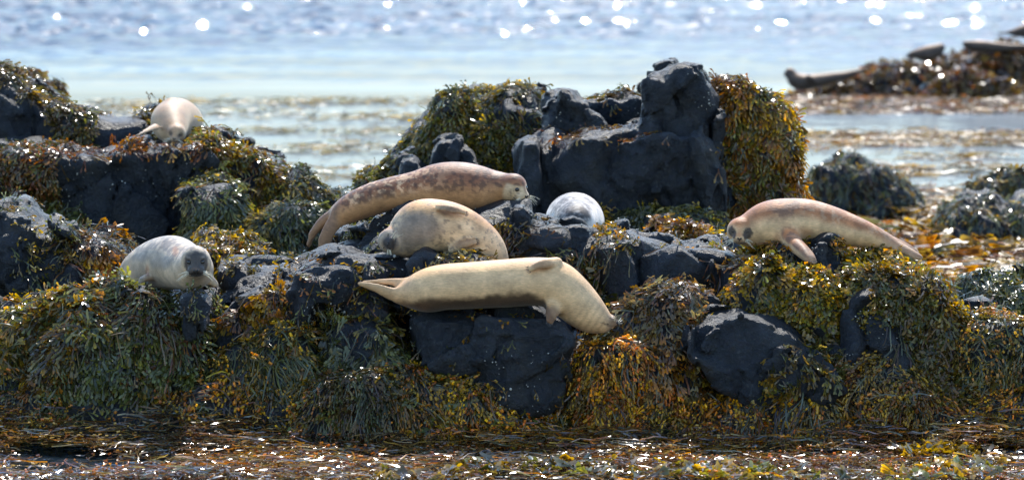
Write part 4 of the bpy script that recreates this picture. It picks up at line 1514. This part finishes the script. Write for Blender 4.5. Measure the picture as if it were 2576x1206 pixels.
def paint_pale(c):                                    # silver-white with dark crown patch
    col = mixc((.70, .72, .74), (.48, .47, .46), spots(c, 40, 1, .05, .12) * sm(c['n'][:, 2], .2, .7))
    m = np.hypot((c['x'] - 860) / 1.05, (c['y'] - 620) / 1.0)
    col = mixc(col, (.06, .055, .055), sm(-m + 160 * noise(c, 15, 3), -450, -270) * np.clip(.85 + .9 * noise(c, 40, 4), .3, 1))
    col = mixc(col, (.19, .165, .15), sm(-np.hypot((c['x'] - 900) / 2.2, c['y'] - 250), -80, -30) * .6)
    return col


def paint_tan(c):
    up = c['n'][:, 2]
    col = mixc((.44, .37, .27), (.38, .26, .16), sm(up + .2 * noise(c, 4, 1), -.05, .6) * .8)
    col = mixc(col, (.24, .22, .18), sm(-np.hypot((c['x'] - 950) / 1.7, (c['y'] - 500) / .8) + 40 * noise(c, 9, 5), -130, -40) * .5)
    col = mixc(col, (.22, .13, .09), sm(-np.hypot((c['x'] - 1480) / .7, (c['y'] - 600) / 1.5), -170, -30) * .6)
    col = mixc(col, (.10, .085, .075), sm(-c['x'], -560, -430) * .5)
    fr = sm(c['a'], .2, .5)
    for s_ in (-1, 1):
        col = mixc(col, (.06, .06, .06), fr * sm(-np.hypot((c['e'] - s_ * .52) / .34, (c['b'] - .2) / .34), -1, -.5) * .85)
    col = mixc(col, (.34, .31, .28), fr * sm(-np.hypot(c['e'] / .5, (c['b'] + .25) / .45), -1, -.6) * .7)
    return col * (1 + .12 * noise(c, 12, 3))[:, None]


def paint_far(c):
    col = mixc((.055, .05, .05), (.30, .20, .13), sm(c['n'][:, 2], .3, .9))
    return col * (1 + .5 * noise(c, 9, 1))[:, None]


def paint_grey(c):
    return mixc((.42, .42, .41), (.22, .22, .22), spots(c, 14, 1, .05, .1))


Z4 = Zm(1400, 1000, 2.26)
Z3 = Zm(1200, 620, 2.576)
Z6 = Zm(2860, 760, 2.862)
Z2 = Zm(440, 900, 4.02)
Z5 = Zm(2120, 720, 5.025)
Z1 = Zm(480, 360, 5.025)
Z7 = Zm(3096, 80, 2.576)
Z8 = Zm(0, 220, 5.025)
Z7b = Zm(3096, 80, 2.576)

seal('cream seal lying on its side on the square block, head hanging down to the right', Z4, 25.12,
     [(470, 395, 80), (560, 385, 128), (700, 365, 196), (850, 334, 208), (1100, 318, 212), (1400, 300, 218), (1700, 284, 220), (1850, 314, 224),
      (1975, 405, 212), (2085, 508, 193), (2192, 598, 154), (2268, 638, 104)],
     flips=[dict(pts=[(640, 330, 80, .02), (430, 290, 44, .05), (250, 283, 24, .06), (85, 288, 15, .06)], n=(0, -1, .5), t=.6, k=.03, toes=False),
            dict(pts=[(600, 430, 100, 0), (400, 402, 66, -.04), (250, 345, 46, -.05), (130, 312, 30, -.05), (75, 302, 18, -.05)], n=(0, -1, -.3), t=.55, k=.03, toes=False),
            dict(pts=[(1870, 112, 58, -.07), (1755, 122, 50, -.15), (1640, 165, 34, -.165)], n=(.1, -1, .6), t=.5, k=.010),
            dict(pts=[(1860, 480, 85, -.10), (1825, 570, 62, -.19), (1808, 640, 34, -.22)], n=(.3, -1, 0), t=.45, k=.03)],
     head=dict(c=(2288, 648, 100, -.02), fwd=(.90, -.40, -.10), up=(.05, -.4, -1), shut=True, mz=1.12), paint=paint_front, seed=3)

seal('brown flecked seal with a pale face raised and tail hanging down to the left', Z3, 26.75,
     [(400, 615, 95), (450, 590, 130), (560, 530, 155), (750, 455, 170), (950, 395, 170), (1200, 370, 205), (1450, 332, 250), (1650, 325, 254), (1800, 345, 245),
      (1950, 345, 197), (2080, 338, 158, -.03), (2190, 345, 126, -.07)],
     flips=[dict(pts=[(400, 590, 75, .04), (230, 690, 56, .05), (130, 820, 44, .05), (85, 930, 26, .05)], n=(.7, -.6, .3), t=.5, k=.03),
            dict(pts=[(400, 640, 90, -.05), (310, 760, 74, -.08), (255, 890, 70, -.08), (225, 970, 48, -.08)], n=(.3, -1, .2), t=.4, k=.03)],
     head=dict(c=(2205, 335, 152, -.09), fwd=(.70, -.62, -.36), up=(.1, -.2, 1), eye=.17), paint=paint_brown, seed=5)

seal('cream seal curled asleep on its side, mottled throat and dark muzzle to the left', Z3, 25.75,
     [(930, 885, 120, -.06), (1000, 880, 165, -.03), (1085, 850, 205), (1240, 745, 278), (1420, 728, 272), (1600, 765, 258), (1780, 860, 236), (1910, 980, 212), (1985, 1130, 172), (2030, 1280, 120), (2050, 1400, 60)],
     flips=[dict(pts=[(1420, 535, 38, -.14), (1550, 555, 50, -.18), (1690, 595, 30, -.17)], n=(.1, -1, .8), t=.55, k=.012),
            dict(pts=[(1560, 975, 42, -.14), (1690, 918, 46, -.17), (1800, 895, 34, -.17)], n=(.2, -1, .3), t=.5, k=.02)],
     head=dict(c=(935, 885, 132, -.08), fwd=(-.22, -.95, -.05), up=(-1, .1, .35), shut=True, mz=.8), ky=1.05, paint=paint_sleeper, seed=8)

seal('rusty-backed cream seal dozing with dark eye patches and a flipper down on the right ledge', Z6, 25.95,
     [(290, 470, 150, -.03), (430, 450, 203), (620, 392, 266), (820, 370, 276), (1050, 350, 246), (1300, 400, 224), (1550, 462, 184), (1750, 515, 143), (1900, 568, 108), (1990, 605, 85)],
     flips=[dict(pts=[(1950, 585, 82, -.03), (2120, 655, 72, -.06), (2260, 730, 64, -.10), (2350, 768, 40, -.12)], n=(.3, -.8, .5), t=.5, k=.03, toes=False),
            dict(pts=[(2000, 560, 66, .04), (2180, 632, 46, .06), (2315, 705, 32, .08)], n=(.3, -.6, .7), t=.5, k=.03, toes=False),
            dict(pts=[(840, 545, 130, -.12), (940, 640, 106, -.28), (1045, 735, 86, -.40), (1105, 795, 60, -.46)], n=(.45, -.8, .35), t=.36, k=.05)],
     head=dict(c=(285, 470, 152, -.06), fwd=(-.07, -.95, -.30), up=(0, -.3, 1), shut=True), paint=paint_dozer, seed=12)

seal('silver-grey spotted seal facing out with a dark face, resting on the weed-hung rock', Z2, 25.55,
     [(1385, 640, 250, -.28), (1330, 705, 335, -.12), (1180, 650, 385, .08), (1000, 602, 438, .28), (760, 650, 425, .5), (540, 790, 395, .7), (400, 880, 260, .9), (330, 920, 140, 1.1)],
     flips=[dict(pts=[(640, 830, 70, .2), (520, 870, 55, .15), (480, 930, 40, .12)], n=(.2, -1, .2), t=.5, k=.02, toes=False),
            dict(pts=[(1600, 880, 80, -.1), (1690, 940, 60, -.12), (1715, 975, 30, -.12)], n=(.4, -1, 0), t=.5, k=.02, toes=False)],
     head=dict(c=(1380, 575, 262, -.33), fwd=(.07, -.95, -.32), up=(0, -.3, 1), eye=.14), ky=1.0, paint=paint_spotted, seed=15)

seal('pale silver seal with a dark patch curled up behind the centre ledge', Z5, 28.3,
     [(925, 880, 420, -.40), (915, 850, 520, -.18), (890, 835, 585, .1), (915, 850, 575, .45), (940, 900, 400, .85)], head=None, ky=1.0, paint=paint_pale, seed=18,
     folds=[dict(c=(930, 840, 500, -.33), a=.010, w=.035)])

seal('grey back of a seal just showing behind the yellow weed below the great rock', Zm(2640, 890, 5.0), 28.9,
     [(20, 175, 60), (150, 165, 105), (290, 165, 120), (430, 180, 105), (560, 210, 50)], paint=paint_grey, seed=21, h=.014)

seal('tan seal facing out on top of the upper left outcrop, one flipper stretched left', Z1, 31.3,
     [(1120, 880, 190, -.30), (1060, 790, 300, -.18), (1010, 650, 395, .0), (1130, 575, 415, .3), (1270, 640, 400, .55), (1390, 730, 280, .9), (1440, 800, 150, 1.2)],
     flips=[dict(pts=[(720, 740, 95, -.3), (560, 800, 60, -.55), (380, 895, 44, -.75), (205, 975, 24, -.8)], n=(.3, -.5, .8), t=.5, k=.03, toes=False),
            dict(pts=[(1100, 185, 60, .15), (1000, 178, 45, .13), (905, 205, 28, .12)], n=(0, -.5, 1), t=.5, k=.02, toes=False)],
     head=dict(c=(1135, 880, 195, -.34), fwd=(-.12, -.93, -.30), up=(.15, -.3, 1), shut=True), ky=1.0, paint=paint_tan, h=.014, seed=24)

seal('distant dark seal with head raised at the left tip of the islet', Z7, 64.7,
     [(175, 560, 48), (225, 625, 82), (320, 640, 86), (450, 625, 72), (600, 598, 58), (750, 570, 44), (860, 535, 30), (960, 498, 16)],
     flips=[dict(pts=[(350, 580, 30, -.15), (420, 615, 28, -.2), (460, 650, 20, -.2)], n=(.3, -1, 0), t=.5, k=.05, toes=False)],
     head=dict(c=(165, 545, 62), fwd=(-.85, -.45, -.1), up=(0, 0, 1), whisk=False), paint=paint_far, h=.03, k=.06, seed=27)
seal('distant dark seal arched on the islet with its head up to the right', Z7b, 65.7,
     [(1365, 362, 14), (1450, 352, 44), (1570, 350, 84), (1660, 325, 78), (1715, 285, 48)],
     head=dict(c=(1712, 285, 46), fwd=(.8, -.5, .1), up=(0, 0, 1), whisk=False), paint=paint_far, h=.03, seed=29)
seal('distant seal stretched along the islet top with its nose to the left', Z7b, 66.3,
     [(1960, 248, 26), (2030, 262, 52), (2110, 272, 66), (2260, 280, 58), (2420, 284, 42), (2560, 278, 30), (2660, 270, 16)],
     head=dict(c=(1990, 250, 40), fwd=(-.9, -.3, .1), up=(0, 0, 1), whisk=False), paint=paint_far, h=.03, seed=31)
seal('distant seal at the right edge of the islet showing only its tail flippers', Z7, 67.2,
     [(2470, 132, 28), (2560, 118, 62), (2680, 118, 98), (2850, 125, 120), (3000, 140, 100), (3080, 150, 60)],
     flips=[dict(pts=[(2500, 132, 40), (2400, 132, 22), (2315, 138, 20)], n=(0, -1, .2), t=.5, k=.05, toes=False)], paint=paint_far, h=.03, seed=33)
seal('tail flippers of a seal mostly out of the picture at the left edge', Z8, 32.6,
     [(-100, 330, 75), (-300, 300, 160), (-800, 310, 260), (-1400, 330, 240)],
     flips=[dict(pts=[(-60, 315, 70), (40, 282, 34), (150, 256, 14)], n=(0, -.7, .7), t=.6, k=.03, toes=False)], paint=paint_tan if False else paint_grey, h=.02, seed=35)

# ------------------------------------------------------------------ seaweed on each rock
def fucus(n, **k):
    return dict({'style': 'fucus', 'L': (.06, .12)}, n=n, **k)


def knot(n, **k):
    return dict({'style': 'knot', 'L': (.10, .24), 'lift': (.003, .022), 'tips': ('orange', 'gold', 'rust'), 'darks': ('olive', 'grey', 'brown'), 'gold': 1.5, 'gravity': .4, 'flow': .28, 'jit': .15}, n=n, **k)


def strap(n, **k):
    return dict({'style': 'strap', 'L': (.07, .18), 'lift': (.003, .02), 'darks': ('purple', 'brown', 'grey'), 'tips': ('rust', 'dark', 'tan'), 'gold': .6, 'gravity': .4, 'flow': .28, 'jit': .15}, n=n, **k)


far = dict(nf=1, wide=.0095, nvar=4, L=(.08, .15))
OL, GD = ('olive', 'brown', 'grey'), ('gold', 'olive', 'gold')
plant(rk['back_ridge'], [fucus(2600, **far, bare=[[(-80, 225), (70, 245), (150, 300), (130, 350), (-80, 370)]], darks=('olive', 'brown', 'purple'), tips=('olive', 'tan', 'gold'), gold=.6, patch=.05)])
plant(rk['cliff'], [
    fucus(1500, **far, only=[(-60, 360), (155, 360), (150, 520), (60, 540), (-60, 520)], darks=('brown', 'olive', 'red'), tips=('olive', 'rust', 'tan'), gold=.6),
    fucus(700, **far, only=[(150, 360), (560, 340), (560, 372), (150, 400)], darks=('brown', 'red'), tips=('rust', 'tan'), gold=.6),
    fucus(900, **far, only=[(-60, 480), (60, 520), (200, 500), (230, 620), (560, 560), (560, 640), (-60, 640)], darks=OL, tips=('olive', 'green'), gold=.7, patch=.45)])
plant(rk['shoulder'], [fucus(2600, **far, darks=('brown', 'olive', 'red'), tips=GD, gold=.75, patch=.2, bare=[[(575, 420), (650, 400), (650, 470), (590, 480)], [(500, 370), (530, 380), (520, 430), (495, 430)]])])
plant(rk['lobe'], [fucus(1500, **far, darks=OL, tips=('olive', 'gold', 'green'), gold=.75)])
plant(rk['skirt'], [fucus(1100, **far, patch=.2, darks=('grey', 'olive'), tips=('green', 'olive', 'gold'), gold=.8), strap(300)])
plant(rk['tangle'], [fucus(800, **far, patch=.15, darks=('grey', 'olive'), tips=('green', 'tan', 'gold'), gold=.6), strap(400)])
plant(rk['left_far'], [fucus(500, **far, darks=('brown', 'olive'), tips=('rust', 'tan'), gold=.6)])

plant(rk['left_boulder'], [fucus(420, L=(.05, .1), nf=1, tips=('gold', 'olive', 'orange'), darks=OL, gold=.9, patch=.45),
                           strap(200, only=[(150, 560), (230, 560), (230, 760), (150, 760)])])
plant(rk['left_slab'], [fucus(120, L=(.05, .1), nf=1, gold=1, patch=.4)])
plant(rk['gold_slope'], [strap(900), fucus(500, L=(.08, .14), tips=('gold', 'orange', 'gold'), darks=('brown', 'red'), gold=1.1, patch=.2)])
plant(rk['gold_knoll'], [strap(600), fucus(500, L=(.07, .12), tips=('gold',), gold=1.3, top=.3), fucus(300, tips=('olive', 'rust'), gold=.7)])
plant(rk['left_mound'], [fucus(1500, L=(.08, .16), tips=('gold', 'gold', 'olive'), gold=1.6, only=[(-80, 740), (160, 740), (160, 900), (-80, 930)]),
                         strap(1200, L=(.2, .4), darks=('grey', 'olive', 'olive'), tips=('olive', 'green'), gold=.8), knot(250, nb=3)])
plant(rk['left_mass'], [
    fucus(5600, nf=1, wide=.0105, L=(.07, .17), patch=.08, darks=('olive', 'grey', 'olive', 'purple'), tips=('olive', 'green', 'olive', 'gold'), gold=.85, lift=(.006, .07), bare=[[(250, 745), (335, 740), (330, 800), (255, 815)]]),
    strap(1500, L=(.15, .35), darks=('purple', 'brown', 'grey'), only=[(120, 690), (450, 690), (460, 860), (100, 860)]),
    fucus(1700, L=(.06, .12), tips=('gold', 'orange', 'gold'), darks=('brown',), gold=1.5, only=[(60, 720), (260, 700), (230, 830), (150, 960), (60, 1050)]),
    fucus(500, L=(.06, .12), tips=('rust', 'tan'), darks=('brown', 'purple'), gold=.8, top=.5)])
plant(rk['small_block'], [fucus(60, L=(.05, .1), nf=1, tips=('green', 'tan'), only=[(460, 730), (500, 730), (495, 790), (460, 790)])])
plant(rk['flat_ledge'], [fucus(160, L=(.05, .1), nf=1, gold=.8, patch=.55)])
plant(rk['low_ledge'], [fucus(520, L=(.07, .14), tips=('gold', 'orange', 'olive'), darks=('brown', 'red', 'olive'), gold=.9, patch=.5), strap(200, patch=.4)])
plant(rk['slabs'], [fucus(140, L=(.04, .09), nf=1, tips=('orange', 'rust'), patch=.55), strap(90, patch=.4)])
plant(rk['tail_block'], [fucus(260, L=(.05, .1), nf=1, tips=('gold', 'olive', 'rust'), darks=('brown', 'olive'), gold=.7, patch=.5), strap(120, patch=.4)])
plant(rk['brown_perch'], [fucus(120, L=(.04, .09), nf=1, tips=('olive',), patch=.6), strap(260, only=[(700, 600), (835, 590), (835, 720), (700, 720)], darks=('brown', 'purple'))])
plant(rk['chin_rock'], [strap(200, L=(.08, .2), patch=.5, only=[(1170, 555), (1360, 555), (1370, 760), (1170, 760)]), fucus(160, only=[(1170, 545), (1280, 540), (1370, 760), (1170, 760)], L=(.05, .1), nf=1, tips=('gold', 'tan', 'rust'), gold=.8, patch=.4)])
plant(rk['weed_saddle'], [fucus(420, L=(.06, .12), tips=('olive', 'gold', 'tan'), darks=('grey', 'brown'), gold=.8), strap(260)])
plant(rk['mid_ledge'], [strap(200, L=(.08, .2), patch=.6), fucus(300, L=(.05, .1), nf=1, tips=('gold', 'olive', 'rust'), gold=.8, patch=.65),
                        fucus(160, L=(.04, .08), tips=('orange', 'gold'), gold=1.3, only=[(1500, 560), (1600, 570), (1600, 620), (1500, 610)])])
plant(rk['right_ledge'], [strap(160, L=(.08, .2), patch=.6), fucus(280, L=(.05, .1), nf=1, tips=('gold', 'orange', 'olive'), gold=.9, patch=.65),
                          fucus(300, L=(.08, .14), tips=('olive', 'green'), only=[(1480, 700), (1900, 700), (1900, 800), (1480, 800)], patch=.3)])
plant(rk['front_block'], [fucus(120, L=(.04, .09), nf=1, tips=('gold', 'orange', 'olive'), gold=.9, patch=.62)])
plant(rk['weedy_block'], [fucus(1100, L=(.08, .16), tips=('gold', 'olive', 'green'), darks=('grey', 'olive'), gold=.8, bare=[[(850, 800), (935, 800), (930, 890), (850, 890)]]), strap(420)])

plant(rk['weed_hill'], [fucus(5200, **far, darks=('brown', 'olive', 'olive'), tips=('gold', 'olive', 'tan'), gold=.9, patch=.05), strap(350)])
plant(rk['great_rock'], [fucus(900, **far, darks=('olive', 'brown'), tips=('olive', 'gold', 'tan'), gold=.7, only=[(1280, 530), (1810, 520), (1810, 640), (1280, 640)], patch=.3),
                         fucus(160, **far, tips=('rust', 'tan'), darks=('brown', 'red'), top=.6, patch=.4)])
plant(rk['crest'], [fucus(260, **far, tips=('gold', 'rust', 'tan'), gold=.8, patch=.2)])
plant(rk['draped_side'], [fucus(5200, **{**far, 'L': (.09, .17)}, darks=('brown', 'red', 'olive'), tips=('orange', 'gold', 'olive', 'rust'), gold=1.0, lift=(.004, .05))])
plant(rk['foot'], [fucus(900, **far, darks=('grey', 'olive'), tips=('olive', 'gold', 'tan'), gold=.7, patch=.2)])
plant(rk['weed_bed'], [fucus(1100, L=(.07, .13), tips=('gold', 'orange', 'gold'), darks=('brown', 'red'), gold=1.2), strap(300)])

plant(rk['knob'], [fucus(110, L=(.05, .1), nf=1, tips=('gold', 'orange'), gold=1, patch=.3, only=[(2080, 590), (2160, 590), (2160, 760), (2100, 760)])])
plant(rk['face_rock'], [strap(600, L=(.08, .2), darks=('brown', 'purple'), tips=('tan', 'rust')), fucus(350, L=(.05, .1), tips=('gold', 'orange'), gold=1.1, top=.3), fucus(250, L=(.06, .1), tips=('olive',), patch=.4)])
plant(rk['yellow_mound'], [fucus(3200, nf=1, wide=.0105, L=(.055, .1), darks=('olive', 'brown'), tips=('olive', 'gold', 'olive', 'gold'), gold=1.05, lift=(.004, .06), bare=[[(1850, 690), (1900, 690), (1900, 760), (1840, 760)]]),
                           fucus(700, L=(.05, .1), tips=('gold', 'orange'), gold=1.5, top=.35)])
plant(rk['right_mass'], [fucus(5600, nf=1, wide=.0105, L=(.055, .1), darks=('olive', 'brown'), tips=('olive', 'gold', 'olive'), gold=1.0, lift=(.004, .06)),
                         fucus(1100, L=(.05, .1), tips=('gold', 'orange'), gold=1.5, top=.35),
                         strap(700, L=(.1, .24), darks=('purple', 'brown'), tips=('rust', 'dark'), only=[(2290, 640), (2460, 640), (2460, 980), (2330, 980)])])
plant(rk['split_knob'], [fucus(350, L=(.06, .12), tips=('gold', 'olive'), gold=1, patch=.5), strap(120, L=(.1, .22), only=[(2220, 760), (2290, 760), (2290, 960), (2230, 960)])])
plant(rk['slant_boulder'], [fucus(420, L=(.06, .13), tips=('olive', 'gold', 'tan'), darks=('olive', 'brown'), gold=.8, patch=.5),
                            fucus(260, L=(.05, .1), tips=('tan', 'gold', 'rust'), darks=('grey',), only=[(1960, 750), (2130, 850), (2130, 920), (1960, 800)])])
plant(rk['wrack_slope'], [strap(1400, darks=('purple', 'brown', 'grey'), tips=('tan', 'rust')), fucus(2000, L=(.07, .14), darks=('purple', 'grey', 'brown'), tips=('gold', 'tan', 'orange'), gold=.85)])
plant(rk['grey_slab'], [strap(120, only=[(1680, 720), (1740, 720), (1740, 850), (1680, 850)])])

GREEN = dict(darks=('olive', 'grey', 'olive'))
plant(rk['knot_mound_left'], [knot(1000, **{**GREEN, 'darks': ('olive', 'grey')}, nb=3) if False else dict(knot(1000, nb=3), darks=('olive', 'grey', 'olive'), tips=('orange', 'gold', 'tan')),
                              dict(strap(1700, L=(.18, .4), flow=.35), darks=('olive', 'grey', 'olive'), tips=('olive', 'green', 'tan'), gold=.9), fucus(400, tips=('gold', 'rust'), top=.4)])
plant(rk['knot_mound_centre'], [knot(1700, L=(.15, .32), nb=4, patch=.22), strap(1300, L=(.1, .24)), fucus(900, tips=('olive', 'green', 'gold'), gold=.9, lift=(.004, .05)), fucus(350, tips=('gold',), gold=1.4, top=.35)])
plant(rk['knot_mound_right'], [knot(1900, L=(.15, .32), nb=6, patch=.2), strap(900, L=(.1, .22))])
plant(rk['wrack_gully'], [fucus(500, tips=('olive', 'tan', 'gold'), gold=.9), dict(strap(1300, L=(.2, .45)), darks=('grey', 'olive'), tips=('olive', 'tan')), knot(260, nb=4)])
plant(rk['bead_slope'], [knot(1300, L=(.15, .32), nb=6), strap(500, L=(.1, .22))])
plant(rk['wrack_bank'], [knot(1700, nb=4, patch=.15), strap(2600, L=(.1, .26), patch=.1), fucus(1400, nf=1, tips=('olive', 'green', 'gold', 'tan'), gold=.9, lift=(.004, .03))])
plant(rk['low_mound'], [knot(1300, nb=4, patch=.05), strap(1700, L=(.16, .36), flow=.5, darks=('purple', 'grey', 'grey'))])
plant(rk['right_mound'], [dict(knot(1100, nb=4), darks=('olive', 'grey')), dict(strap(900, L=(.1, .22)), darks=('olive', 'grey'), tips=('olive', 'green')), fucus(400, tips=('olive', 'gold'))])
plant(rk['right_low'], [knot(1100, nb=4), strap(1100, L=(.08, .2))])
plant(rk['right_hump'], [fucus(800, darks=('grey', 'olive'), tips=('green', 'olive', 'gold'), gold=.7), strap(500, L=(.25, .4), darks=('grey', 'olive'))])
plant(rk['front_wrack'], [dict(strap(1900, L=(.16, .36), flow=.5), darks=('grey', 'grey', 'purple'), tips=('tan', 'rust', 'olive')), knot(500, nb=4)])
plant(rk['left_toe'], [dict(strap(1200, L=(.16, .36), flow=.4), darks=('grey', 'grey', 'olive'), tips=('olive', 'tan')), knot(120, nb=3)])

for key in ('haystack', 'far_hump', 'near_hump'):
    plant(rk[key], [dict(strap(1300, L=(.1, .24)), darks=('grey', 'purple', 'olive'), tips=('dark', 'tan', 'olive'), scale=1.8, flow=.2, gravity=.6, jit=.12), fucus(300, nf=1, wide=.016, darks=('grey', 'brown'), tips=('tan', 'gold'), gold=.6)])
for key in ('islet_back', 'islet_left', 'islet_right'):
    plant(rk[key], [fucus(1500, nf=1, wide=.03, L=(.1, .22), lift=(.01, .12), scale=1.6, darks=('brown', 'purple', 'brown'), tips=('rust', 'tan', 'rust'), gold=.6)])


# ------------------------------------------------------------------ floating wrack
def floating(name, n, x0, x1, y0, y1, L, scale, darks, tips, gold, style='strap', clear=(), patch=None, seed=1, rise=.04, bank=0.0, band=None, steep=0.0, nb=3, hump=.05, wide=.006, mat=None):
    rng = np.random.default_rng(seed)
    p = np.stack([rng.uniform(x0, x1, n * 3), rng.uniform(y0, y1, n * 3), np.zeros(n * 3)], 1)
    keep = np.ones(len(p), bool)
    for (cx_, cy_, rx_, ry_) in clear:
        keep &= ((p[:, 0] - cx_) / rx_) ** 2 + ((p[:, 1] - cy_) / ry_) ** 2 > 1 + .4 * vnoise(p * 5, 3)
    if patch:
        keep &= fbm(p * np.array([patch[0], patch[1], 1]), seed + 3, 3) + rng.normal(0, .06, len(p)) > patch[2]
    if band is not None:
        keep &= band(p, rng)
    p = p[keep][:n]
    n = len(p)
    W_ = Weed()
    K = 6
    for k in range(6):
        r = p[k::6]
        m = len(r)
        if m == 0:
            continue
        a = rng.uniform(0, 2 * math.pi, m)
        ln = rng.uniform(*L, m)
        q = r.copy()
        q[:, 2] = rise * rng.random(m) + hump * np.clip(fbm(r * np.array([2.2, 1.5, 1]), seed + 8, 3) + .2, 0, 1)
        q[:, 2] += bank * np.clip((r[:, 1] - 24.25) / .7, 0, 1) * np.clip(.5 + 1.2 * fbm(r * np.array([3.1, 2.0, 1]), seed + 18, 3), 0, 1)
        pa = [q]
        for s_ in range(K - 1):
            a = a + rng.normal(0, .45, m)
            q = q + np.stack([np.cos(a), np.sin(a), rng.normal(0, .14, m) + steep], 1) * (ln / (K - 1))[:, None]
            q[:, 2] = np.clip(q[:, 2], .004, 1)
            pa.append(q)
        pa = np.stack(pa, 1)
        no = nrm(np.stack([rng.normal(0, .35, m), rng.normal(0, .35, m), np.ones(m)], 1))[:, None].repeat(K, 1)
        tm = tmpl_knot(rng, .5 * (L[0] + L[1]), nb, size=.008) if style == 'knot' else tmpl_fucus(rng, .014, 2) if style == 'fucus' else tmpl_strap(rng, wide)
        v, f, tip, sid = map_tmpl(pa, no, tm, rng, scale, .4)
        W_.add(v, f, weed_cols(tip, sid, m, rng, darks, tips, gold, r))
        TRI[0] += 2 * len(f)
    W_.build(name, mat or M_FLOAT, kind='stuff')


pools = [(3.35, 24.25, .75, .28), (2.6, 23.85, .6, .13), (-3.3, 24.35, .9, .18), (-2.4, 24.15, .6, .10), (-3.0, 23.75, .9, .1)]
floating('floating_wrack', 9500, -3.6, 3.9, 23.3, 25.15, (.12, .3), 1.0, ('purple', 'brown', 'red', 'grey'), ('rust', 'tan', 'orange', 'tan'), 1.0, clear=pools, seed=41, bank=.2, patch=(1.2, 3.0, -.22))
floating('floating_wrack', 2000, -3.6, 3.9, 23.3, 25.15, (.15, .3), 1.0, ('brown', 'red', 'purple'), ('orange', 'rust', 'tan'), 1.0, style='knot', clear=pools, seed=42, bank=.22, patch=(1.2, 2.5, -.05))
floating('golden_wrack', 300, -.8, 3.7, 23.2, 23.75, (.08, .16), 1.1, ('olive', 'brown'), ('gold', 'olive', 'tan'), 1.3, style='fucus', seed=43, steep=.35, patch=(1.6, 2.5, .02))
floating('golden_wrack', 120, 2.35, 2.75, 24.15, 24.5, (.08, .16), 1.1, ('olive', 'brown'), ('gold',), 1.6, style='fucus', seed=44, steep=.4)
floating('floating_wrack', 12000, 2.0, 6.2, 27.5, 41.5, (.2, .45), 1.6, ('brown', 'red', 'brown'), ('orange', 'rust', 'tan', 'gold'), 1.5, seed=45, mat=M_DULL, hump=.3, patch=(.5, .35, -.22))
floating('floating_wrack', 4000, 2.0, 6.2, 27.5, 40, (.2, .45), 1.6, ('brown', 'red', 'olive'), ('orange', 'gold', 'tan'), 1.5, style='fucus', seed=46, mat=M_DULL, hump=.35, patch=(.5, .35, -.05), steep=.1)


def rows(step, thr):
    def b(p, rng):
        y = p[:, 1]
        f = fbm(np.stack([p[:, 0] * .12, y * step, 0 * y], 1), 91, 3) + .35 * fbm(p * np.array([.9, .6, 1]), 92, 2)
        return f + rng.normal(0, .05, len(p)) > thr
    return b


floating('floating_wrack', 7000, 1.6, 9.0, 38, 56, (.25, .5), 1.7, ('brown', 'brown'), ('rust', 'tan', 'gold'), 1.3, seed=47, mat=M_DULL, band=rows(.8, -.03), hump=.06)
floating('floating_wrack', 2600, -6.5, 0.8, 40, 66, (.25, .5), 1.7, ('brown', 'olive'), ('tan', 'gold', 'tan'), 1.4, seed=48, mat=M_DULL, band=rows(.55, .10), hump=.05)
floating('floating_wrack', 2500, 3.0, 9.5, 60.5, 64.8, (.3, .6), 2.2, ('brown', 'purple'), ('rust', 'tan'), .9, seed=49, mat=M_DULL, hump=.08)
print('WEED TRIANGLES', TRI[0])
